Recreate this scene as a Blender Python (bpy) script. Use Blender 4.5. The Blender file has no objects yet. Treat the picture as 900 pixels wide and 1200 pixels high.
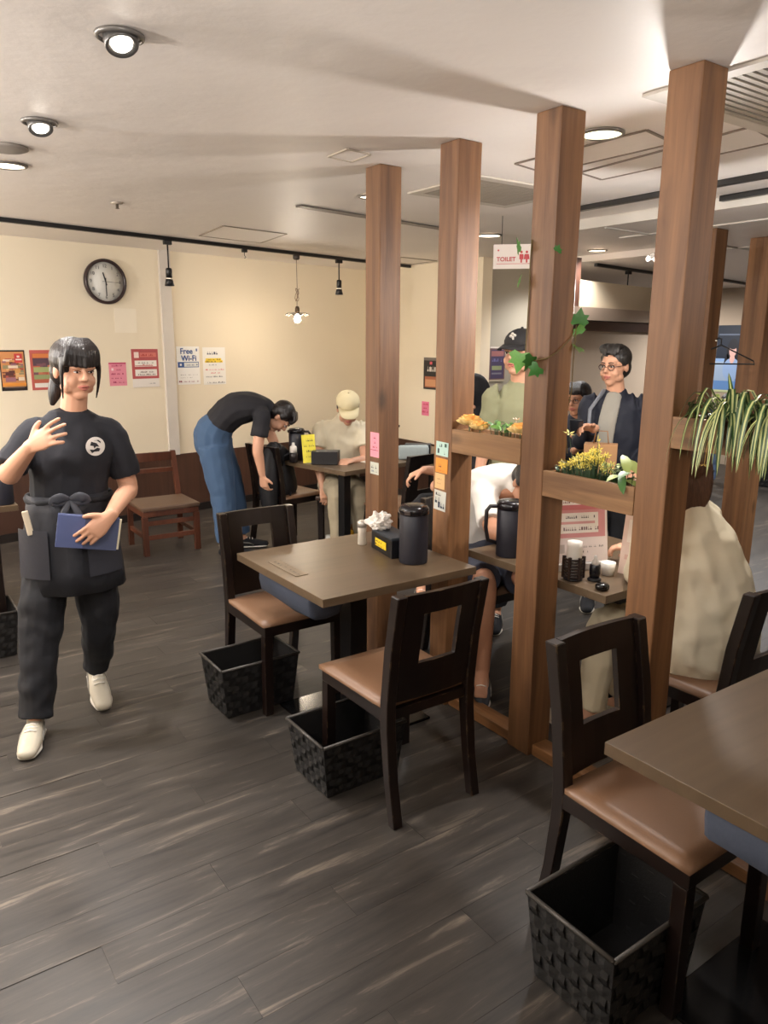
import bpy, bmesh, math, random
from mathutils import Vector, Matrix, Euler
PI = math.pi
scn = bpy.context.scene
COL = scn.collection
# ------------------------------------------------------------------ camera
F = 885.0; PITCH = math.radians(12.75); ROLL = math.radians(0.4); HEAD = math.radians(35.2)
fw = Vector((math.sin(HEAD)*math.cos(PITCH), math.cos(HEAD)*math.cos(PITCH), -math.sin(PITCH)))
r0 = Vector((math.cos(HEAD), -math.sin(HEAD), 0)); u0 = r0.cross(fw)
rt = r0*math.cos(ROLL)+u0*math.sin(ROLL); up = -r0*math.sin(ROLL)+u0*math.cos(ROLL)
cam = bpy.data.objects.new('camera', bpy.data.cameras.new('camera')); COL.objects.link(cam)
M3 = Matrix((rt, up, -fw)).transposed()
cam.matrix_world = Matrix.Translation((0, 0, 1.6)) @ M3.to_4x4()
cam.data.sensor_fit = 'VERTICAL'; cam.data.sensor_height = 24.0; cam.data.lens = F/1200*24.0
cam.data.clip_start = 0.05
scn.camera = cam
# ------------------------------------------------------------------ world, exposure, lights
w = bpy.data.worlds.new('world'); scn.world = w; w.use_nodes = True
w.node_tree.nodes['Background'].inputs[0].default_value = (1.0, 0.9, 0.8, 1)
w.node_tree.nodes['Background'].inputs[1].default_value = 0.12
scn.view_settings.view_transform = 'Standard'; scn.view_settings.look = 'None'
scn.view_settings.gamma = 1.0; scn.view_settings.use_curve_mapping = False
scn.view_settings.exposure = 1.1
WARM = (1.0, 0.90, 0.78); NEUT = (1.0, 0.955, 0.92); COOL = (1.0, 0.98, 0.97)
def lamp(kind, name, loc, power, color=NEUT, size=0.05, target=None, angle=100, blend=0.6):
    d = bpy.data.lights.new(name, kind); d.energy = power; d.color = color
    if kind == 'AREA': d.shape = 'DISK'; d.size = size
    else: d.shadow_soft_size = size
    if kind == 'SPOT': d.spot_size = math.radians(angle); d.spot_blend = blend
    o = bpy.data.objects.new(name, d); COL.objects.link(o); o.location = loc
    if target:
        v = Vector(target)-Vector(loc); o.rotation_euler = v.to_track_quat('-Z', 'Y').to_euler()
    return o
# adjustable downlights of the aisle
lamp('SPOT', 'downlight_or_fill', (0.68, 2.15, 2.27), 75, NEUT, .03, (0.0, 2.05, 0), 62, 1.0)
lamp('SPOT', 'downlight_or_fill', (0.68, 3.12, 2.27), 40, NEUT, .03, (0.5, 2.75, 0), 80, .9)
lamp('SPOT', 'downlight_or_fill', (0.707, 3.94, 2.33), 26, NEUT, .06, (0.707, 3.94, 0), 140, .6)
lamp('SPOT', 'downlight_or_fill', (2.40, 2.03, 2.34), 20, COOL, .07, (2.40, 2.03, 0), 140, .6)
lamp('SPOT', 'downlight_or_fill', (3.96, 4.31, 2.34), 45, COOL, .07, (3.96, 4.31, 0), 140, .6)
lamp('SPOT', 'downlight_or_fill', (2.41, 3.58, 2.34), 12, NEUT, .05, (2.41, 3.58, 0), 140, .6)
lamp('SPOT', 'downlight_or_fill', (5.3, 4.43, 2.34), 40, COOL, .07, (5.3, 4.43, 0), 140, .6)
# track spots by the back wall
lamp('SPOT', 'track_light', (2.12, 5.88, 2.02), 5, WARM, .03, (2.12, 5.88, 0), 120, .8)
lamp('SPOT', 'track_light', (3.87, 6.25, 1.99), 6, WARM, .03, (3.87, 6.25, 0), 120, .8)
# pendants
lamp('POINT', 'pendant_light', (3.37, 6.14, 1.79), 6, WARM, .035)
lamp('POINT', 'pendant_light', (2.76, 1.92, 1.90), 22, NEUT, .035)
# unseen fill lights added left of the camera for ceiling, posts and wall
lamp('POINT', 'pendant_light_near', (-0.9, 1.0, 2.12), 12, NEUT, .10)
lamp('POINT', 'pendant_light_near', (-0.9, 3.3, 2.12), 30, NEUT, .04)
lamp('POINT', 'pendant_light_near', (-1.3, 5.0, 2.05), 55, NEUT, .06)
lamp('SPOT', 'added_uplight', (-0.9, 5.0, 1.7), 26, NEUT, .12, (0.0, 5.0, 2.36), 165, .5)  # unseen upward fill, added to lift the left ceiling and wall
# unseen uplights added to brighten the ceiling
lamp('SPOT', 'added_uplight', (0.45, 0.55, 1.85), 20, NEUT, .12, (0.95, 1.25, 2.36), 160, .5)
lamp('SPOT', 'added_uplight', (-0.9, 2.6, 1.75), 34, NEUT, .12, (-0.4, 2.9, 2.36), 165, .5)
lamp('SPOT', 'added_uplight', (3.2, 0.2, 1.75), 16, NEUT, .12, (3.3, 0.8, 2.36), 160, .5)
# fill spots added without fixtures, left of and behind the camera, and far right
lamp('SPOT', 'downlight_or_fill', (-0.8, 1.6, 2.33), 32, NEUT, .08, (-0.8, 2.4, 0), 150, .7)
lamp('SPOT', 'downlight_or_fill', (0.2, -1.0, 2.33), 5, NEUT, .08, (0.2, -1.0, 0), 150, .7)
lamp('SPOT', 'downlight_or_fill', (-0.9, 4.6, 2.33), 45, NEUT, .08, (-0.9, 5.0, 0), 150, .7)
lamp('SPOT', 'downlight_or_fill', (7.2, 3.9, 2.23), 90, COOL, .08, (7.2, 3.9, 0), 150, .7)
lamp('SPOT', 'downlight_or_fill', (8.3, 6.0, 2.23), 70, NEUT, .08, (9.0, 6.0, 0), 150, .7)
lamp('SPOT', 'downlight_or_fill', (6.2, 1.5, 2.23), 60, COOL, .08, (6.2, 1.5, 0), 150, .7)
lamp('SPOT', 'downlight_or_fill', (5.6, 5.0, 2.2), 18, NEUT, .08, (5.6, 5.0, 0), 150, .7)

# ------------------------------------------------------------------ materials
MC = {}
def srgb(c):
    return tuple(((x/255)/12.92 if x/255 <= .04045 else ((x/255+.055)/1.055)**2.4) for x in c)
def new_mat(name):
    m = bpy.data.materials.new(name); m.use_nodes = True
    return m, m.node_tree, m.node_tree.nodes['Principled BSDF']
def flat(c, rough=.6, metal=0, name=None, emit=0, noise=.06, spec=.5, trans=0, bump=0, bscale=60):
    """plain colour with a faint procedural mottling"""
    k = (tuple(c), rough, metal, emit, noise, trans, bump, bscale)
    if k in MC: return MC[k]
    m, nt, b = new_mat(name or 'paint')
    N = nt.nodes; L = nt.links
    lin = srgb(c)
    if noise and not emit:
        t = N.new('ShaderNodeTexNoise'); t.inputs['Scale'].default_value = 9; t.inputs['Detail'].default_value = 4
        tc = N.new('ShaderNodeTexCoord'); L.new(tc.outputs['Object'], t.inputs['Vector'])
        mx = N.new('ShaderNodeMix'); mx.data_type = 'RGBA'
        mx.inputs[6].default_value = tuple(v*(1-noise) for v in lin)+(1,)
        mx.inputs[7].default_value = tuple(min(1, v*(1+noise)) for v in lin)+(1,)
        L.new(t.outputs[0], mx.inputs[0]); L.new(mx.outputs[2], b.inputs['Base Color'])
    else: b.inputs['Base Color'].default_value = lin+(1,)
    if bump:
        tc = N.new('ShaderNodeTexCoord'); t = N.new('ShaderNodeTexNoise'); t.inputs['Scale'].default_value = bscale
        L.new(tc.outputs['Object'], t.inputs['Vector'])
        bp = N.new('ShaderNodeBump'); bp.inputs['Strength'].default_value = bump; bp.inputs['Distance'].default_value = .004
        L.new(t.outputs[0], bp.inputs['Height']); L.new(bp.outputs[0], b.inputs['Normal'])
    b.inputs['Roughness'].default_value = rough; b.inputs['Metallic'].default_value = metal
    b.inputs['Specular IOR Level'].default_value = spec
    if trans: b.inputs['Transmission Weight'].default_value = trans; b.inputs['IOR'].default_value = 1.2
    if emit:
        b.inputs['Emission Color'].default_value = lin+(1,); b.inputs['Emission Strength'].default_value = emit
    MC[k] = m; return m
def wood(name, c1, c2, axis='Z', scale=1.0, rough=.5, knots=True, bump=.15, rnd=True, stretch=.06):
    m, nt, b = new_mat(name); N = nt.nodes; L = nt.links
    tc = N.new('ShaderNodeTexCoord'); mp = N.new('ShaderNodeMapping')
    s = [1, 1, 1]; s['XYZ'.index(axis)] = stretch; mp.inputs['Scale'].default_value = [v*scale for v in s]
    oi = N.new('ShaderNodeObjectInfo'); ad = N.new('ShaderNodeVectorMath'); ad.operation = 'ADD'
    ml = N.new('ShaderNodeMath'); ml.operation = 'MULTIPLY'; ml.inputs[1].default_value = 37.0
    L.new(oi.outputs['Random'], ml.inputs[0]); L.new(tc.outputs['Object'], ad.inputs[0])
    L.new(ml.outputs[0], ad.inputs[1])
    L.new(ad.outputs[0], mp.inputs[0])
    n1 = N.new('ShaderNodeTexNoise'); n1.inputs['Scale'].default_value = 28; n1.inputs['Detail'].default_value = 6
    n1.inputs['Distortion'].default_value = .6; n1.inputs['Roughness'].default_value = .6
    L.new(mp.outputs[0], n1.inputs['Vector'])
    n2 = N.new('ShaderNodeTexNoise'); n2.inputs['Scale'].default_value = 5; L.new(mp.outputs[0], n2.inputs['Vector'])
    mx0 = N.new('ShaderNodeMath'); mx0.operation = 'ADD'; L.new(n1.outputs[0], mx0.inputs[0]); L.new(n2.outputs[0], mx0.inputs[1])
    cr = N.new('ShaderNodeValToRGB'); cr.color_ramp.elements[0].position = .72; cr.color_ramp.elements[1].position = 1.25/1.0 if False else 1.0
    mr = N.new('ShaderNodeMapRange'); mr.inputs[1].default_value = .7; mr.inputs[2].default_value = 1.35
    L.new(mx0.outputs[0], mr.inputs[0])
    cr.color_ramp.elements[0].position = .1; cr.color_ramp.elements[0].color = srgb(c1)+(1,)
    cr.color_ramp.elements[1].position = .9; cr.color_ramp.elements[1].color = srgb(c2)+(1,)
    L.new(mr.outputs[0], cr.inputs[0])
    out = cr.outputs[0]
    if knots:
        mp2 = N.new('ShaderNodeMapping'); s2 = [1, 1, 1]; s2['XYZ'.index(axis)] = .45; mp2.inputs['Scale'].default_value = s2
        L.new(ad.outputs[0], mp2.inputs[0])
        v = N.new('ShaderNodeTexVoronoi'); v.inputs['Scale'].default_value = 5.5; L.new(mp2.outputs[0], v.inputs['Vector'])
        r2 = N.new('ShaderNodeValToRGB'); r2.color_ramp.elements[0].position = .05; r2.color_ramp.elements[0].color = (.28, .28, .28, 1)
        r2.color_ramp.elements[1].position = .17; r2.color_ramp.elements[1].color = (1, 1, 1, 1)
        L.new(v.outputs['Distance'], r2.inputs[0])
        mm = N.new('ShaderNodeMix'); mm.data_type = 'RGBA'; mm.blend_type = 'MULTIPLY'; mm.inputs[0].default_value = .8
        L.new(out, mm.inputs[6]); L.new(r2.outputs[0], mm.inputs[7]); out = mm.outputs[2]
    if rnd:
        hs = N.new('ShaderNodeHueSaturation'); mr3 = N.new('ShaderNodeMapRange'); mr3.inputs[3].default_value = .85; mr3.inputs[4].default_value = 1.15
        L.new(oi.outputs['Random'], mr3.inputs[0]); L.new(mr3.outputs[0], hs.inputs['Value']); L.new(out, hs.inputs['Color']); out = hs.outputs[0]
    L.new(out, b.inputs['Base Color'])
    b.inputs['Roughness'].default_value = rough
    bp = N.new('ShaderNodeBump'); bp.inputs['Strength'].default_value = bump; bp.inputs['Distance'].default_value = .003
    L.new(n1.outputs[0], bp.inputs['Height']); L.new(bp.outputs[0], b.inputs['Normal'])
    return m
POSTW = wood('stained_pine', (94, 62, 38), (144, 102, 66), 'Z', rough=.55)
PLANTW = wood('planter_pine', (106, 74, 46), (160, 120, 80), 'Y', rough=.5, knots=True)
SILLW = wood('sill_wood', (92, 60, 34), (150, 104, 62), 'Y', rough=.5, knots=False)
TOPW = wood('table_laminate', (92, 76, 58), (106, 88, 68), 'X', scale=.8, rough=.36, knots=False, bump=.03, rnd=False)
DARKW = wood('espresso_wood', (20, 12, 10), (30, 19, 15), 'Z', rough=.32, knots=False, bump=.06, rnd=False)
BROWNW = wood('brown_chair_wood', (74, 40, 26), (96, 54, 36), 'Z', rough=.4, knots=False, bump=.06)
WAINW = wood('wainscot_veneer', (62, 40, 30), (84, 56, 42), 'Z', scale=.8, rough=.5, knots=False, bump=.05)
FRAMEW = wood('frame_wood', (58, 36, 28), (80, 52, 40), 'X', rough=.4, knots=False)
def worn_wood():
    """espresso lacquer worn through to pale wood along the edges"""
    m = DARKW.copy(); m.name = 'worn_espresso_wood'; nt = m.node_tree; N = nt.nodes; L = nt.links
    b = N['Principled BSDF']; src = b.inputs['Base Color'].links[0].from_socket
    bv = N.new('ShaderNodeBevel'); bv.inputs['Radius'].default_value = .004; bv.samples = 4
    ge = N.new('ShaderNodeNewGeometry'); dp = N.new('ShaderNodeVectorMath'); dp.operation = 'DOT_PRODUCT'
    L.new(bv.outputs[0], dp.inputs[0]); L.new(ge.outputs['Normal'], dp.inputs[1])
    tc = N.new('ShaderNodeTexCoord'); n = N.new('ShaderNodeTexNoise'); n.inputs['Scale'].default_value = 30; n.inputs['Detail'].default_value = 5
    L.new(tc.outputs['Object'], n.inputs['Vector'])
    mr = N.new('ShaderNodeMapRange'); mr.inputs[1].default_value = .97; mr.inputs[2].default_value = .80; L.new(dp.outputs['Value'], mr.inputs[0])
    m2 = N.new('ShaderNodeMapRange'); m2.inputs[1].default_value = .55; m2.inputs[2].default_value = .62; L.new(n.outputs[0], m2.inputs[0])
    mu = N.new('ShaderNodeMath'); mu.operation = 'MULTIPLY'; L.new(mr.outputs[0], mu.inputs[0]); L.new(m2.outputs[0], mu.inputs[1])
    mx = N.new('ShaderNodeMix'); mx.data_type = 'RGBA'; L.new(mu.outputs[0], mx.inputs[0]); L.new(src, mx.inputs[6]); mx.inputs[7].default_value = srgb((150, 120, 90))+(1,)
    L.new(mx.outputs[2], b.inputs['Base Color']); return m
WORN = worn_wood()
def floor_mat():
    m, nt, b = new_mat('floor_vinyl'); N = nt.nodes; L = nt.links
    ge = N.new('ShaderNodeNewGeometry'); mp = N.new('ShaderNodeMapping'); mp.inputs['Scale'].default_value = (.32, 3.0, 1)
    oi = N.new('ShaderNodeObjectInfo'); ml = N.new('ShaderNodeMath'); ml.operation = 'MULTIPLY'; ml.inputs[1].default_value = 19
    ad = N.new('ShaderNodeVectorMath'); ad.operation = 'ADD'; L.new(ge.outputs['Position'], ad.inputs[0])
    L.new(oi.outputs['Random'], ml.inputs[0]); L.new(ml.outputs[0], ad.inputs[1]); L.new(ad.outputs[0], mp.inputs[0])
    n = N.new('ShaderNodeTexNoise'); n.inputs['Scale'].default_value = 7; n.inputs['Detail'].default_value = 9; n.inputs['Roughness'].default_value = .68
    n.inputs['Distortion'].default_value = .5
    L.new(mp.outputs[0], n.inputs['Vector'])
    cr = N.new('ShaderNodeValToRGB'); e = cr.color_ramp.elements
    e[0].position = .30; e[0].color = srgb((38, 35, 33))+(1,); e[1].position = .57; e[1].color = srgb((62, 57, 52))+(1,)
    x = cr.color_ramp.elements.new(.72); x.color = srgb((118, 107, 95))+(1,)
    L.new(n.outputs[0], cr.inputs[0])
    hs = N.new('ShaderNodeHueSaturation'); mr = N.new('ShaderNodeMapRange'); mr.inputs[3].default_value = .90; mr.inputs[4].default_value = 1.08
    L.new(oi.outputs['Random'], mr.inputs[0]); L.new(mr.outputs[0], hs.inputs['Value']); L.new(cr.outputs[0], hs.inputs['Color'])
    L.new(hs.outputs[0], b.inputs['Base Color'])
    rr = N.new('ShaderNodeMapRange'); rr.inputs[3].default_value = .34; rr.inputs[4].default_value = .58
    L.new(n.outputs[0], rr.inputs[0]); L.new(rr.outputs[0], b.inputs['Roughness'])
    bp = N.new('ShaderNodeBump'); bp.inputs['Strength'].default_value = .12; bp.inputs['Distance'].default_value = .003
    L.new(n.outputs[0], bp.inputs['Height']); L.new(bp.outputs[0], b.inputs['Normal'])
    return m
FLOORM = floor_mat()
def plaster(name, c, rough, strength, scale=14, spec=.5):
    m, nt, b = new_mat(name); N = nt.nodes; L = nt.links
    tc = N.new('ShaderNodeNewGeometry'); n = N.new('ShaderNodeTexNoise'); n.inputs['Scale'].default_value = scale; n.inputs['Detail'].default_value = 5
    L.new(tc.outputs['Position'], n.inputs['Vector'])
    n2 = N.new('ShaderNodeTexNoise'); n2.inputs['Scale'].default_value = 1.3; L.new(tc.outputs['Position'], n2.inputs['Vector'])
    l = srgb(c); mx = N.new('ShaderNodeMix'); mx.data_type = 'RGBA'
    mx.inputs[6].default_value = tuple(v*.93 for v in l)+(1,); mx.inputs[7].default_value = tuple(min(1, v*1.04) for v in l)+(1,)
    L.new(n2.outputs[0], mx.inputs[0]); L.new(mx.outputs[2], b.inputs['Base Color'])
    bp = N.new('ShaderNodeBump'); bp.inputs['Strength'].default_value = strength; bp.inputs['Distance'].default_value = .006
    L.new(n.outputs[0], bp.inputs['Height']); L.new(bp.outputs[0], b.inputs['Normal']); b.inputs['Roughness'].default_value = rough
    return m
WALLM = plaster('cream_wallpaper', (238, 225, 200), .7, .12, 30)
CEILM = plaster('ceiling_plaster', (236, 228, 221), .5, .6, 9)
GREYW = plaster('grey_wallpaper', (170, 164, 150), .7, .1, 30)
TAUPE = plaster('taupe_wallpaper', (176, 158, 138), .7, .1, 30)
SKIN = flat((208, 157, 128), .5, name='skin', noise=.04)
SKIN2 = flat((190, 138, 108), .5, name='skin_tan', noise=.04)
LIP = flat((184, 112, 98), .45, name='lip')
EYEW = flat((225, 215, 208), .3, name='eye_white'); IRIS = flat((28, 18, 14), .2, name='iris')
def hairmat(name, c, rough):
    m, nt, b = new_mat(name); N = nt.nodes; L = nt.links
    tc = N.new('ShaderNodeTexCoord'); mp = N.new('ShaderNodeMapping'); mp.inputs['Scale'].default_value = (1, 1, .10); L.new(tc.outputs['Object'], mp.inputs[0])
    n = N.new('ShaderNodeTexNoise'); n.inputs['Scale'].default_value = 170; n.inputs['Detail'].default_value = 3; L.new(mp.outputs[0], n.inputs['Vector'])
    l = srgb(c); mx = N.new('ShaderNodeMix'); mx.data_type = 'RGBA'; mx.inputs[6].default_value = tuple(v*.45 for v in l)+(1,); mx.inputs[7].default_value = tuple(v*1.6 for v in l)+(1,)
    L.new(n.outputs[0], mx.inputs[0]); L.new(mx.outputs[2], b.inputs['Base Color'])
    bp = N.new('ShaderNodeBump'); bp.inputs['Strength'].default_value = .9; bp.inputs['Distance'].default_value = .004; L.new(n.outputs[0], bp.inputs['Height']); L.new(bp.outputs[0], b.inputs['Normal'])
    b.inputs['Roughness'].default_value = rough; return m
HAIR = hairmat('black_hair', (24, 18, 17), .38); HAIRB = hairmat('brown_hair', (86, 56, 38), .42); HAIRS = hairmat('short_black_hair', (36, 33, 31), .45)
BLACKC = flat((24, 25, 30), .85, name='black_cloth', bump=.15)
BLACKP = flat((22, 22, 26), .45, name='black_plastic')
BLACKM = flat((18, 17, 18), .35, name='black_metal')
LEATH = flat((128, 96, 72), .38, name='tan_leatherette', bump=.1, bscale=220)
LEATHD = flat((72, 52, 42), .4, name='dark_leatherette', bump=.1, bscale=220)
WHITE = flat((236, 230, 220), .6, name='white_paper')
BASKM = flat((34, 33, 33), .42, name='woven_plastic', bump=.15, bscale=150)
BASKT = flat((60, 56, 52), .45, name='woven_rim')
GREEN = flat((70, 112, 52), .45, name='leaf_green', noise=.2); GREEND = flat((38, 66, 34), .45, name='dark_leaf', noise=.2)
GREENL = flat((168, 186, 108), .5, name='pale_leaf', noise=.15)
# ------------------------------------------------------------------ mesh helpers
def link(name, me, mats, parent=None, loc=(0, 0, 0), smooth=False):
    o = bpy.data.objects.new(name, me); COL.objects.link(o)
    if mats is not None:
        for m in (mats if isinstance(mats, (list, tuple)) else [mats]): me.materials.append(m)
    o.location = loc
    if parent: o.parent = parent
    if smooth: me.shade_smooth()
    return o
def obj(name, bm, mats, parent=None, smooth=False, loc=(0, 0, 0)):
    me = bpy.data.meshes.new(name); bmesh.ops.recalc_face_normals(bm, faces=bm.faces[:]); bm.to_mesh(me); bm.free()
    return link(name, me, mats, parent, loc, smooth)
def B(): return bmesh.new()
def box(bm, x0, x1, y0, y1, z0, z1, mi=0, bev=0.0, M=None):
    vs = [bm.verts.new(Vector(c)) for c in [(x0,y0,z0),(x1,y0,z0),(x1,y1,z0),(x0,y1,z0),(x0,y0,z1),(x1,y0,z1),(x1,y1,z1),(x0,y1,z1)]]
    fs = [bm.faces.new([vs[i] for i in f]) for f in [(0,3,2,1),(4,5,6,7),(0,1,5,4),(1,2,6,5),(2,3,7,6),(3,0,4,7)]]
    for f in fs: f.material_index = mi
    if bev:
        es = list({e for f in fs for e in f.edges})
        r = bmesh.ops.bevel(bm, geom=es, offset=bev, segments=2, affect='EDGES', profile=.6)
        for f in r['faces']: f.material_index = mi
        vs = list({v for v in r['verts']} | {v for v in vs if v.is_valid})
    if M is not None:
        for v in vs:
            if v.is_valid: v.co = M @ v.co
    return vs
def frames(pts):
    ts = []
    for i in range(len(pts)):
        a = pts[max(i-1, 0)]; b = pts[min(i+1, len(pts)-1)]
        t = (b-a); ts.append(t.normalized() if t.length > 1e-9 else Vector((0, 0, 1)))
    return ts
def tube(bm, pts, rad, n=8, mi=0, cap=True):
    pts = [Vector(p) for p in pts]; ts = frames(pts)
    if not isinstance(rad, (list, tuple)): rad = [rad]*len(pts)
    s = None; rings = []
    for p, t, r in zip(pts, ts, rad):
        if s is None: s = t.orthogonal().normalized()
        s = (s - t*s.dot(t)); s = s.normalized() if s.length > 1e-6 else t.orthogonal().normalized()
        q = t.cross(s)
        rings.append([bm.verts.new(p+(s*math.cos(a)+q*math.sin(a))*r) for a in [2*PI*k/n for k in range(n)]])
    for a, b in zip(rings, rings[1:]):
        for k in range(n):
            f = bm.faces.new((a[k], a[(k+1) % n], b[(k+1) % n], b[k])); f.material_index = mi; f.smooth = True
    if cap:
        for r in (rings[0][::-1], rings[-1]):
            f = bm.faces.new(r); f.material_index = mi
def lathe(bm, prof, c=(0, 0, 0), n=24, mi=0, M=None, closed=False):
    rings = []
    for r, z in prof:
        ring = []
        for k in range(n):
            v = Vector((r*math.cos(2*PI*k/n), r*math.sin(2*PI*k/n), z))
            if M is not None: v = M @ v
            ring.append(bm.verts.new(v+Vector(c)))
        rings.append(ring)
    pr = list(zip(rings, rings[1:]))
    if closed: pr.append((rings[-1], rings[0]))
    for a, b in pr:
        for k in range(n):
            f = bm.faces.new((a[k], a[(k+1) % n], b[(k+1) % n], b[k])); f.material_index = mi; f.smooth = True
    if not closed:
        for r in (rings[0][::-1], rings[-1]):
            if (r[0].co-r[n//2].co).length > 1e-6: f = bm.faces.new(r); f.material_index = mi
def empty(name, label, cat, loc=(0, 0, 0), rz=0, group=None):
    o = bpy.data.objects.new(name, None); COL.objects.link(o); o.location = loc; o.rotation_euler = (0, 0, rz)
    o.empty_display_size = .1
    return tag(o, label, cat, group)
def tag(o, label, cat, group=None):
    o['label'] = label; o['category'] = cat
    if group: o['group'] = group
    return o
def struct(o): o['kind'] = 'structure'; return o
def copy_tree(o, parent=None):
    c = o.copy(); COL.objects.link(c); c.parent = parent
    for ch in list(o.children): copy_tree(ch, c)
    return c
# blob: union of lofted chains and ellipsoids, voxel-remeshed into one continuous surface
def sm(pts):  # Catmull-Rom through (pos, a, b)
    out = []
    n = len(pts)
    for i in range(n-1):
        P = [pts[max(i-1, 0)], pts[i], pts[i+1], pts[min(i+2, n-1)]]
        for k in range(4):
            t = k/4; t2 = t*t; t3 = t2*t
            c = (-.5*t3+t2-.5*t, 1.5*t3-2.5*t2+1, -1.5*t3+2*t2+.5*t, .5*t3-.5*t2)
            pos = sum((P[j][0]*c[j] for j in range(4)), Vector((0, 0, 0)))
            out.append((pos, max(.002, sum(P[j][1]*c[j] for j in range(4))), max(.002, sum(P[j][2]*c[j] for j in range(4)))))
    out.append(pts[-1]); return out
def chain(bm, pts, side=(1, 0, 0), n=14, smooth=True, round_ends=True):
    P = [(Vector(p[0]), p[1], (p[2] if len(p) > 2 else p[1])) for p in pts]
    if smooth and len(P) > 2: P = sm(P)
    if round_ends:
        t0 = (P[0][0]-P[1][0]).normalized(); t1 = (P[-1][0]-P[-2][0]).normalized()
        a, b = P[0][1], P[0][2]; m = min(a, b); s = [(P[0][0]+t0*m*.9, a*.35, b*.35), (P[0][0]+t0*m*.55, a*.8, b*.8)]
        a, b = P[-1][1], P[-1][2]; m = min(a, b); e = [(P[-1][0]+t1*m*.55, a*.8, b*.8), (P[-1][0]+t1*m*.9, a*.35, b*.35)]
        P = s+P+e
    side = Vector(side).normalized(); ts = frames([p[0] for p in P]); rings = []
    for (p, a, b), t in zip(P, ts):
        s = side-t*side.dot(t)
        if s.length < .05: s = t.orthogonal()
        s.normalize(); q = t.cross(s)
        rings.append([bm.verts.new(p+s*(a*math.cos(x))+q*(b*math.sin(x))) for x in [2*PI*k/n for k in range(n)]])
    for r0_, r1_ in zip(rings, rings[1:]):
        for k in range(n): bm.faces.new((r0_[k], r0_[(k+1) % n], r1_[(k+1) % n], r1_[k]))
    bm.faces.new(rings[0][::-1]); bm.faces.new(rings[-1])
def ell(bm, c, r, M=None, seg=18):
    S = Matrix.Translation(Vector(c)) @ ((M.to_4x4()) if M is not None else Matrix()) @ Matrix.Diagonal((r[0], r[1], r[2], 1))
    bmesh.ops.create_uvsphere(bm, u_segments=seg, v_segments=seg//2+2, radius=1, matrix=S)
def remesh(name, bm, vox, mat, parent, iters=3, wrinkle=0, wsize=.12):
    bmesh.ops.recalc_face_normals(bm, faces=bm.faces[:])
    me = bpy.data.meshes.new(name+'_src'); bm.to_mesh(me); bm.free()
    t = bpy.data.objects.new('tmp', me); COL.objects.link(t)
    r = t.modifiers.new('r', 'REMESH'); r.mode = 'VOXEL'; r.voxel_size = vox; r.use_smooth_shade = True
    s = t.modifiers.new('s', 'SMOOTH'); s.factor = .6; s.iterations = iters
    if wrinkle:
        tx = bpy.data.textures.new('wrinkle', 'CLOUDS'); tx.noise_scale = wsize; tx.noise_depth = 1
        d = t.modifiers.new('d', 'DISPLACE'); d.texture = tx; d.strength = wrinkle; d.mid_level = .5; d.texture_coords = 'LOCAL'
    dg = bpy.context.evaluated_depsgraph_get()
    me2 = bpy.data.meshes.new_from_object(t.evaluated_get(dg)); me2.name = name
    bpy.data.objects.remove(t); bpy.data.meshes.remove(me)
    me2.materials.clear()
    return link(name, me2, mat, parent, smooth=True)
# flat print: one thin mesh of a sheet with coloured patches; (u,v) from lower left, in metres
def sheet(name, label, cat, P, U, V, wd, ht, base, rects=(), texts=(), th=.002, group=None, parent=None):
    P = Vector(P); U = Vector(U).normalized(); V = Vector(V).normalized(); Nn = U.cross(V)
    Mx = Matrix((U, V, Nn)).transposed().to_4x4(); Mx.translation = P
    o = bpy.data.objects.new(name, None) if texts else None
    mats = []; bm = B()
    def mi(c):
        m = c if isinstance(c, bpy.types.Material) else flat(c, .55, noise=.02, name='print_ink')
        if m not in mats: mats.append(m)
        return mats.index(m)
    box(bm, 0, wd, 0, ht, 0, th, mi(base))
    k = 0
    for (a, b, c, d, col) in rects:
        k += 1; z = th+.00012*(k+1)
        vs = [bm.verts.new((x, y, z)) for x, y in ((a, b), (c, b), (c, d), (a, d))]
        f = bm.faces.new(vs); f.material_index = mi(col)
    me = bpy.data.meshes.new(name); bm.to_mesh(me); bm.free()
    me.shade_flat()
    if texts:
        COL.objects.link(o); o.matrix_world = Mx
        if label: tag(o, label, cat, group)
        link('paper', me, mats, o)
        for (s, x, y, size, col) in texts:
            cu = bpy.data.curves.new('t', 'FONT'); cu.body = s; cu.size = size; cu.extrude = .0004; cu.offset = size*.018
            to = bpy.data.objects.new('t', cu); COL.objects.link(to)
            dg = bpy.context.evaluated_depsgraph_get(); m2 = bpy.data.meshes.new_from_object(to.evaluated_get(dg))
            bpy.data.objects.remove(to)
            m2.materials.clear(); tx = link('lettering', m2, flat(col, .5, noise=.02, name='print_ink'), o, (x, y, th+.006 if th > .01 else th+.0045 if len(rects) > 30 else th+.0028))
    else:
        o = link(name, me, mats); o.matrix_world = Mx
        if label: tag(o, label, cat, group)
    return o
def scrib(x0, x1, y, h, col, seed=0, dens=.78):
    """a line of small illegible characters as short strokes"""
    R = random.Random(seed); out = []; x = x0
    while x < x1-h*.3:
        wv = h*R.uniform(.35, .8)
        if R.random() < dens:
            out.append((x, y, min(x+wv, x1), y+h*R.choice((.28, .4, .9)), col))
            out.append((x+wv*.3, y+h*.1, min(x+wv*.5, x1), y+h, col))
        x += wv+h*.22
    return out
Z = (0, 0, 1)

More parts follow.
